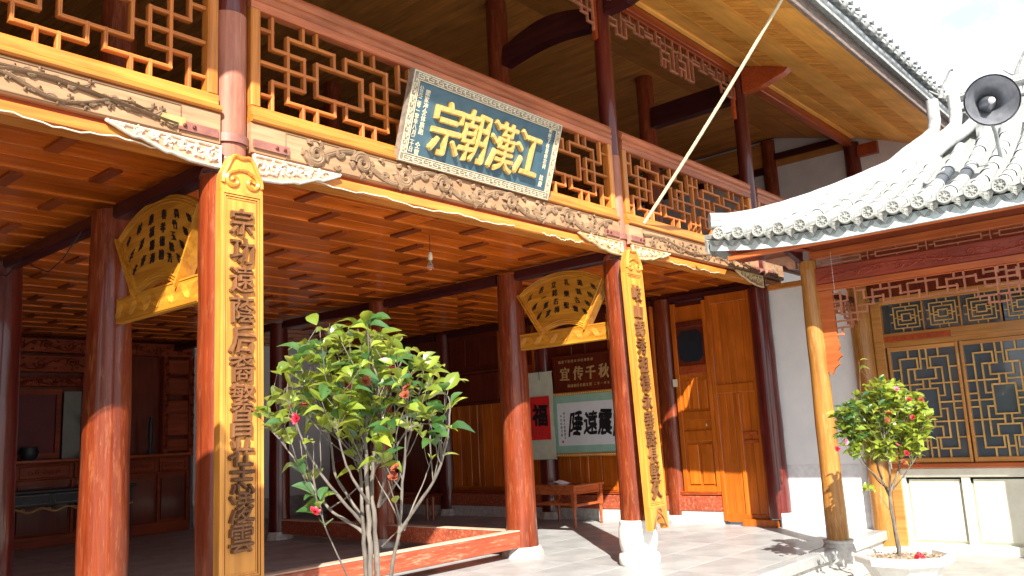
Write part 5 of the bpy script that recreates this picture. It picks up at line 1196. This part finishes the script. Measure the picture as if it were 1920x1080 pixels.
# main ridge
for (z0, z1, hw, m) in ((5.0, 5.42, .09, 'tile_dark'), (5.42, 5.48, .12, 'tile'), (5.6, 5.65, .11, 'tile'), (5.65, 5.72, .07, 'tile')):
    k = MB(); k.cbox((RX-hw, -2.4, z0), (RX+hw, 2.6, z1), .02, 1); k.build('main_ridge', m, ro)
for i in range(20):
    y = 2.55-.25*i; k = MB(); k.box((RX-.05, y-.06, 5.482), (RX+.05, y, 5.598)); k.build('ridge_fretwork', 'tile', ro)
for i, y in enumerate((2.62, 1.72, .9)):
    k = MB(); k.tube([(RX, y+.08, 5.7), (RX-.01, y+.04, 5.82), (RX-.02, y-.02, 5.93), (RX-.03, y-.08, 6.03), (RX-.03, y-.13, 6.04)], [.04, .022, .018, .014, .024], 8)
    k.tube([(RX, y+.06, 5.72), (RX-.02, y+.14, 5.78), (RX-.03, y+.2, 5.84)], [.02, .014, .006], 6); k.build('ridge_finial', 'tile_dark', ro)
# thin dangling incense-like string
k = MB(); k.tube([(PX-.12, 3.72, 3.5), (PX-.121, 3.72, 3.0)], .0018, 4)
for i in range(9): k.lathe((PX-.12, 3.72, 3.02+.032*i), [(.001, -.006), (.005, 0), (.001, .006)], 6)
tag(k.build('bead_string', 'white_stone'), 'thin string of glass beads hanging from the eave next to the porch pillar', 'string')

# ================================================================== LOUDSPEAKER
hp = Vector((9.8, 1.69, 4.72)); hd = (Vector((0, 0, 1.55))-hp).normalized(); hd = (hd+Vector((-.05, -.25, .1))).normalized()
sp = thing('horn_loudspeaker', 'grey horn loudspeaker with a pale centre on a pole above the tiled roof', 'loudspeaker', hp)
q = hd.to_track_quat('Z', 'Y')
def horn_part(prof, name, m, par=None, n=32):
    k = MB(); k.lathe((0, 0, 0), prof, n)
    if name == 'horn': k.f = k.f[:-2]; k.sm = k.sm[:-2]
    k.v = [tuple(hp+q @ Vector(v)) for v in k.v]; return k.build(name, m, par or sp)
R_ = .27
horn_part([(R_, .0), (R_*1.02, -.012), (R_*.98, -.03), (R_*.8, -.1), (R_*.55, -.2), (R_*.32, -.3), (R_*.3, -.42), (.02, -.42), (.02, -.40), (R_*.27, -.39), (R_*.28, -.29), (R_*.5, -.19), (R_*.75, -.09), (R_*.95, -.012)], 'horn', 'horn')
horn_part([(.001, .0-.02), (.03, -.022), (.034, -.04), (.06, -.14), (.085, -.24), (.085, -.3)], 'inner_cone', 'horn')
horn_part([(.001, -.008), (.03, -.012), (.036, -.03), (.03, -.045)], 'centre_cap', 'white_stone')
horn_part([(R_*.28, -.42), (R_*.3, -.5), (.02, -.52)], 'driver', 'horn')
k = MB(); k.tube([hp-hd*.3+Vector((0, 0, -.05)), hp-hd*.5+Vector((.25, -.05, -.25)), hp-hd*.6+Vector((.5, -.05, -.6))], .022, 8); k.build('pole', 'gutter', sp)
k = MB(); k.box(hp-hd*.35+Vector((-.05, -.05, -.12)), hp-hd*.35+Vector((.05, .05, .02))); k.build('clamp', 'brass', sp)

# ================================================================== ROPE
k = MB(); A_ = Vector((8.72, 5.38, 3.97)); B2 = Vector((8.95, 3.43, 6.3))
ps = [A_.lerp(B2, i/40)+Vector((0, 0, -.04*sin(pi*i/40))) for i in range(41)]
k.tube(ps, .021, 8); 
for ph in (0, 2.1, 4.2): k.tube([p+Vector((.013*cos(i*1.3+ph), .013*sin(i*1.3+ph)*.5, .013*sin(i*1.3+ph)*.8)) for i, p in enumerate(ps)], .011, 5)
tag(k.build('pale_rope', 'rope'), 'taut pale rope running from the balcony beam up to the eave', 'rope')

# ================================================================== UNSEEN BUILDING ADDED ON THE LEFT (its roof casts shade on the near column)
lw = thing('left_shadow_wing', 'added unseen side building whose tiled roof shades the nearest front column', 'building', (-1.5, 3.4, GZ))
k = MB(); vs = [(.85, 1.5, 3.72), (.85, 3.1, 3.72), (-2.0, 3.1, 5.0), (-2.0, 1.5, 5.0), (-4.9, 1.5, 3.72), (-4.9, 3.1, 3.72)]
k.add(vs+[(v[0], v[1], v[2]-.1) for v in vs], [(0, 1, 2, 3), (3, 2, 5, 4), (6, 9, 8, 7), (9, 10, 11, 8), (0, 6, 7, 1), (4, 5, 11, 10), (1, 7, 8, 2), (2, 8, 11, 5), (0, 3, 9, 6), (3, 4, 10, 9)]); lro = k.build('roof', 'tile_dark', lw)
y = 3.0
while y > 1.6:
    for i in range(10): inst('cover_tile', cm, lro, (.88-.3*i, y, 3.77+.13*i), (0, -.41, pi))
    y -= .255
k = MB(); k.box((-4.0, 1.7, GZ), (-1.6, 2.9, 3.8)); k.build('wall', 'white_wall', lw)
for y in (1.75, 2.85): k = MB(); k.lathe((-.4, y, 0), [(.12, GZ), (.11, 4.1)], 16); k.build('pillar', 'pillar', lw)

# ================================================================== CAMELLIAS
def campt(u, v, dep):
    return Vector((0, 0, CAMZ))+(RT*((u-960)/FPX)+UP*((540-v)/FPX)+_f)*dep
def leaf_mesh(l, w_, cup, fold, m, name='leaf'):
    mb = MB(); rows = 5; vs = []; pr = [(.0, .05), (.14, .55), (.38, .98), (.62, .92), (.84, .52), (1.0, .03)]
    for i, (t, ww) in enumerate(pr):
        zc = cup*l*(t*(1-t))*1.2-cup*l*t*t*.9; wv = .012*sin(t*11)
        for s_ in (-1, -.5, 0, .5, 1):
            vs.append((t*l, s_*ww*w_*.5, zc+abs(s_)*ww*w_*fold+wv*l*abs(s_)*(1 if s_ > 0 else -1)))
    mb.add(vs, [(i*5+j, i*5+j+1, i*5+6+j, i*5+5+j) for i in range(5) for j in range(4)], True); return mb.mesh(name, m)
LM = [leaf_mesh(.1, .063, c, f_, m) for c, f_, m in ((.25, .18, 'leaf'), (.5, .3, 'leaf'), (-.2, .35, 'leaf'), (.7, .12, 'leaf_dark'), (.3, .25, 'leaf_dark'), (.1, .4, 'leaf_dark'))]
def orient(p, d, nrm):
    x = d.normalized(); z = (nrm-x*nrm.dot(x)); z = z.normalized() if z.length > 1e-4 else x.orthogonal().normalized(); y = z.cross(x)
    M_ = Matrix((x, y, z)).transposed().to_4x4(); M_.translation = p; return M_
def flower(par, p, r, m, rnd, petals=14, name='flower'):
    k = MB(); ax = Vector((rnd.uniform(-1, 1), rnd.uniform(-1, .2), rnd.uniform(-.1, 1))).normalized(); q2 = ax.to_track_quat('Z', 'Y')
    for i in range(petals):
        a = i*2.4; t = i/petals; rr = r*(.25+.75*t); el = 1.25-1.0*t
        c = Vector((0, 0, 0)); o_ = Vector((cos(a)*cos(el), sin(a)*cos(el), sin(el)))*rr; sd_ = Vector((-sin(a), cos(a), 0))*rr*.5
        k.add([p+q2 @ c, p+q2 @ (o_*.6+sd_), p+q2 @ (o_+sd_*.5+Vector((0, 0, .1*r))), p+q2 @ (o_*1.08), p+q2 @ (o_-sd_*.5+Vector((0, 0, .1*r))), p+q2 @ (o_*.6-sd_)], [(0, 1, 2, 3), (0, 3, 4, 5)])
    return k.build(name, m, par)
def camellia(name, label, stems, crown, n_leaf, lsz, base, seed, flowers, maxparts=300, twigs=60):
    rnd = random.Random(seed); t = thing(name, label, 'shrub', base)
    anchors = []; leaves = []
    for (pts, r0, r1) in stems:
        P = [Vector(p) for p in pts]; Q = []
        for i in range(len(P)-1):
            for s_ in range(4):
                u = s_/4; a = P[max(i-1, 0)]; b_ = P[i]; c = P[i+1]; d = P[min(i+2, len(P)-1)]
                Q.append(.5*((2*b_)+(c-a)*u+(2*a-5*b_+4*c-d)*u*u+(3*b_-a-3*c+d)*u**3))
        Q.append(P[-1]); n = len(Q)
        R = [(r1*.55+(r0*.66-r1*.55)*(1-i/(n-1))**1.3)*(1+.07*sin(i*1.7)) for i in range(n)]
        k = MB(); k.tube([q_+Vector((rnd.uniform(-1, 1), rnd.uniform(-1, 1), 0))*r0*.15 for q_ in Q], R, 7); k.build('stem', 'bark', t)
        for i, q_ in enumerate(Q):
            if crown(q_) > 0: anchors.append((q_, (Q[min(i+1, n-1)]-Q[max(i-1, 0)]).normalized(), R[i]))
    k = MB(); tips = []
    for i in range(twigs):
        p, d, r = rnd.choice(anchors)
        dr2 = (d*.7+Vector((rnd.uniform(-1, 1), rnd.uniform(-1, 1), rnd.uniform(-.3, .9)))*.8).normalized(); L_ = rnd.uniform(1.0, 2.8)*lsz*1.6
        ps = [p]; 
        for s_ in range(4): dr2 = (dr2+Vector((rnd.uniform(-.2, .2), rnd.uniform(-.2, .2), .18))).normalized(); ps.append(ps[-1]+dr2*L_/4)
        if crown(ps[-1]) <= 0: continue
        k.tube(ps, [max(.0012, min(r*.6, .004)*(1-.15*j)) for j in range(5)], 5, False); tips.append(ps)
    k.build('twigs', 'bark', t)
    allp = [(p, d) for p, d, r in anchors]+[(ps[j], (ps[j]-ps[j-1]).normalized()) for ps in tips for j in (1, 2, 3, 4)]*2+[(ps[4], (ps[4]-ps[3]).normalized()) for ps in tips]*2
    cand = []
    tries = 0
    while len(cand) < n_leaf and tries < n_leaf*20:
        tries += 1; p, d = rnd.choice(allp)
        if rnd.random() > crown(p): continue
        a = rnd.uniform(0, 6.28); s_ = Vector((cos(a), sin(a), rnd.uniform(-.35, .75)))
        dd = (d*.45+s_).normalized(); nr = Vector((rnd.uniform(-.6, .6)-.25, rnd.uniform(-.6, .6)-.25, 1)).normalized()
        cand.append((p+dd*lsz*.12, dd, nr, lsz/.1*rnd.uniform(.6, 1.2), rnd.choice([0, 0, 1, 1, 2, 3, 4, 5])))
    cand.sort(key=lambda c: (c[0]-Vector((0, 0, CAMZ))).length-c[3]*.4)
    tb = Vector(base)
    for p, dd, nr, sc_, mi in cand[:maxparts]:
        o = bpy.data.objects.new('leaf', LM[mi]); COL.objects.link(o); o.parent = t
        M_ = orient(p-tb, dd, nr) @ Matrix.Diagonal((sc_, sc_*rnd.uniform(.85, 1.15), sc_, 1)); o.matrix_local = M_
    if len(cand) > maxparts:
        k = MB()
        for p, dd, nr, sc_, mi in cand[maxparts:]:
            M_ = orient(p, dd, nr) @ Matrix.Diagonal((sc_, sc_, sc_, 1)); me = LM[mi]; k.add([M_ @ v.co for v in me.vertices], [tuple(f_.vertices) for f_ in me.polygons], True)
        k.build('leaves', 'leaf', t, kind='stuff')
    for (p, r, m) in flowers: flower(t, Vector(p), r, m, rnd, 20 if m == 'petal_dead' else 16)
    return t
# near camellia, stems traced in space
D = 2.95
def st(pts, dd=0.0): return [campt(u, v, D+dd+o) for (u, v, o) in pts]
def z2p(a, b_): return 450+a/2.7, 680+b_/2.7
def zst(l, dd=0.0): return [campt(*z2p(a, b_), D+dd+o) for (a, b_, o) in l]
near = [
 (zst([(655, 1750, 0), (640, 1080, 0), (620, 800, 0), (610, 560, .05), (590, 380, .08), (560, 200, .1)]), .016, .006),
 (zst([(665, 1750, -.03), (660, 1080, -.04), (652, 800, -.05), (640, 540, -.05), (640, 300, -.08), (700, 100, -.1), (640, -60, -.1), (645, -200, -.1)]), .018, .004),
 (zst([(680, 1750, .02), (695, 1080, .0), (680, 800, .0), (670, 600, 0), (690, 400, .0), (740, 200, .03), (790, 60, .05), (840, -60, .05)]), .018, .005),
 (zst([(730, 1750, -.05), (765, 1080, -.08), (805, 870, -.1), (820, 650, -.12), (835, 480, -.12), (845, 300, -.15), (850, 150, -.15)]), .013, .004),
 (zst([(805, 860, -.1), (900, 720, -.14), (1000, 560, -.18), (1050, 380, -.2), (1062, 240, -.2), (1055, 170, -.2)]), .010, .004),
 (zst([(830, 850, -.1), (870, 740, -.05), (935, 590, .0), (970, 480, .03)]), .006, .003),
 (zst([(640, 870, 0), (540, 800, .05), (450, 740, .1), (350, 600, .15), (270, 480, .18), (200, 390, .2), (140, 310, .22)]), .011, .004),
 (zst([(615, 810, 0), (520, 700, -.04), (430, 590, -.08), (340, 450, -.1), (290, 320, -.12), (240, 180, -.15), (250, 60, -.15)]), .010, .004),
 (zst([(605, 770, .02), (530, 650, .08), (480, 560, .1), (465, 440, .12), (440, 300, .12), (470, 120, .12), (420, -60, .12), (400, -180, .12)]), .010, .003),
 (zst([(655, 715, -.05), (590, 620, -.12), (540, 520, -.15), (490, 340, -.2), (470, 160, -.22)]), .009, .004),
 (zst([(640, 545, -.05), (570, 460, -.02), (520, 410, .02), (430, 330, .08)]), .008, .004),
 (zst([(700, 730, 0), (800, 590, .05), (850, 400, .1), (890, 240, .12), (920, 100, .15), (925, 10, .15), (900, -60, .15)]), .009, .004),
 (zst([(700, 730, 0), (760, 500, -.1), (860, 330, -.15), (990, 310, -.2)]), .008, .003),
 (zst([(560, 1120, -.15), (510, 1010, -.2), (430, 830, -.25), (412, 740, -.26), (400, 700, -.26)]), .005, .003),
 (zst([(720, 930, 0), (800, 850, -.05)]), .005, .004),
 (zst([(670, 600, 0), (700, 330, .1), (680, 100, .15), (760, -20, .15), (780, -130, .15)]), .008, .003),
]
def crown_near(p):
    v = p-Vector((0, 0, CAMZ)); dep = v.dot(_f); u_, v_ = 960+FPX*v.dot(RT)/dep, 540-FPX*v.dot(UP)/dep
    f_ = 0.0
    for (cx, cy, rx, ry, wt) in ((690, 735, 120, 100, 1), (600, 720, 90, 90, .9), (790, 760, 70, 70, .7), (600, 640, 35, 60, .6), (665, 630, 45, 55, .7), (545, 790, 65, 60, .5), (520, 780, 50, 45, .4), (705, 850, 55, 45, .35), (840, 755, 35, 40, .9), (830, 880, 60, 50, .12), (610, 960, 30, 40, .5), (575, 895, 30, 25, .4), (740, 930, 30, 70, .12)):
        if ((u_-cx)/rx)**2+((v_-cy)/ry)**2 < 1: f_ = max(f_, wt)
    return f_
fl = [(549, 762, .05, 'petal'), (569, 762, .03, 'petal'), (590, 960, -.25, 'petal'), (650, 722, -.1, 'petal_dead'), (685, 715, -.12, 'petal_dead'), (738, 695, 0, 'petal'), (764, 728, -.1, 'petal_dead'), (760, 742, -.12, 'petal_dead'), (742, 880, -.2, 'petal_dead'), (738, 896, -.2, 'petal_dead'), (660, 780, -.1, 'petal'), (556, 785, -.15, 'petal')]
camellia('camellia_bush', 'large near camellia with several bare grey stems, glossy leaves and red blooms', near, crown_near, 680, .068, campt(*z2p(690, 1750), D), 11,
         [(campt(u, v, D+o-.08), .021, m) for (u, v, o, m) in fl], 300, 170)
nb_ = campt(*z2p(690, 1750), D)
# its planter sits below the frame
def planter(name, label, c, r, zt, zb, n=8, rot=pi/8):
    t = thing(name, label, 'planter', (c[0], c[1], zb)); prof = [(r*.62, 0), (r*.68, .05), (r*.7, (zt-zb)*.5), (r*.86, (zt-zb)-.09), (r*.99, (zt-zb)-.075), (r, (zt-zb)-.02), (r*.98, (zt-zb)), (r*.88, (zt-zb)), (r*.86, (zt-zb)-.05)]
    k = MB(); vs = []
    for (rr, z) in prof:
        for q_ in range(n): a = rot+2*pi*q_/n; vs.append((c[0]+rr*cos(a), c[1]+rr*sin(a), zb+z))
    k.add(vs, [(i*n+q_, i*n+(q_+1) % n, (i+1)*n+(q_+1) % n, (i+1)*n+q_) for i in range(len(prof)-1) for q_ in range(n)]); k.add(vs[:n], [tuple(range(n))]); k.build('pot', 'white_stone', t)
    k = MB(); k.lathe((c[0], c[1], zt-.06), [(r*.86, 0), (r*.6, .015), (r*.3, .03), (.01, .035)], 20); k.build('soil', 'soil', t)
    rn = random.Random(5); k = MB()
    for i in range(260):
        a, rr = rn.uniform(0, 6.28), r*.82*sqrt(rn.random()); s_ = rn.uniform(.006, .02); x, y, z = c[0]+rr*cos(a), c[1]+rr*sin(a), zt-.04+.03*(1-rr/r)
        k.add([(x+s_, y, z), (x-s_*.6, y+s_, z), (x-s_*.5, y-s_, z+s_*.2), (x, y, z+s_*1.1)], [(0, 1, 3), (1, 2, 3), (2, 0, 3)])
    k.build('soil_crumbs', 'soil', t, kind='stuff'); return t
planter('stone_planter', 'pale planter at the foot of the near camellia', (nb_.x, nb_.y), .28, max(nb_.z+.05, GZ+.3), GZ)
# far camellia in its octagonal pot
TB = Vector((9.25, 3.02, GZ)); PT = .12
planter('stone_planter', 'pale eight-sided stone planter with crumbly soil by the porch pillar', (9.25, 2.98), .47, PT, GZ)
def fz2(u, v, o=0): 
    d_ = (TB-Vector((0, 0, CAMZ))).dot(_f); return campt(u, v, d_+.0+o)
b0 = Vector((9.25, 3.02, PT-.03))
far = [([b0, fz2(1672, 960), fz2(1668, 925)], .035, .028),
 ([fz2(1668, 930), fz2(1650, 890, .1), fz2(1640, 850, .15), fz2(1630, 800, .2), fz2(1620, 760, .2)], .02, .008),
 ([fz2(1668, 930), fz2(1668, 880, -.1), fz2(1660, 830, -.2), fz2(1655, 780, -.2), fz2(1650, 740, -.1)], .02, .008),
 ([fz2(1668, 925), fz2(1685, 880), fz2(1695, 830, .1), fz2(1700, 780, .1), fz2(1700, 740, .1)], .02, .008),
 ([fz2(1672, 920), fz2(1700, 885, -.1), fz2(1720, 850, -.15), fz2(1725, 800, -.15), fz2(1728, 760, -.1)], .012, .006),
 ([fz2(1664, 915), fz2(1640, 890, -.1), fz2(1610, 860, -.2), fz2(1595, 820, -.2), fz2(1585, 800, -.2)], .012, .006),
 ([fz2(1664, 915), fz2(1645, 900, .2), fz2(1612, 850, .3), fz2(1600, 790, .3), fz2(1600, 765, .3)], .012, .006),
 ([fz2(1650, 740), fz2(1646, 730), fz2(1648, 715)], .006, .003), ([fz2(1618, 770), fz2(1614, 735), fz2(1612, 700), fz2(1610, 680)], .004, .002),
 ([fz2(1670, 960), fz2(1645, 925, -.1), fz2(1625, 918, -.15)], .006, .003), ([fz2(1672, 880), fz2(1665, 820, .25), fz2(1680, 770, .3), fz2(1668, 725, .25)], .012, .004)]
def crown_far(p):
    v = p-Vector((0, 0, CAMZ)); dep = v.dot(_f); u_, v_ = 960+FPX*v.dot(RT)/dep, 540-FPX*v.dot(UP)/dep
    f_ = 0.0
    for (cx, cy, rx, ry, wt) in ((1660, 800, 78, 75, 1), (1600, 815, 38, 50, .8), (1700, 800, 45, 60, .9), (1655, 745, 35, 30, .7), (1720, 860, 25, 30, .5), (1625, 922, 18, 14, .9), (1612, 690, 9, 14, .06), (1590, 790, 25, 30, .8)):
        if ((u_-cx)/rx)**2+((v_-cy)/ry)**2 < 1: f_ = max(f_, wt)
    return f_
ffl = [(1586, 828, 'petal_pink'), (1682, 835, 'petal_pink'), (1727, 750, 'petal_dead'), (1712, 783, 'petal'), (1681, 730, 'petal_pink'), (1666, 775, 'petal'), (1663, 788, 'petal_dead'), (1704, 750, 'petal'), (1700, 850, 'petal'), (1694, 867, 'petal_dead'), (1720, 873, 'petal'), (1570, 842, 'petal')]
camellia('camellia_tree', 'small round camellia with pink flowers growing in the pale stone planter', far, crown_far, 1500, .095, TB, 23, [(fz2(u, v, -.35), .033, m) for (u, v, m) in ffl], 300, 260)
k = MB(); rn = random.Random(2); P_ = Vector((9.1, 2.78, PT-.0))
flo = flower(None, P_, .06, 'petal', rn); tag(flo, 'fallen red camellia bloom lying on the planter soil', 'flower')
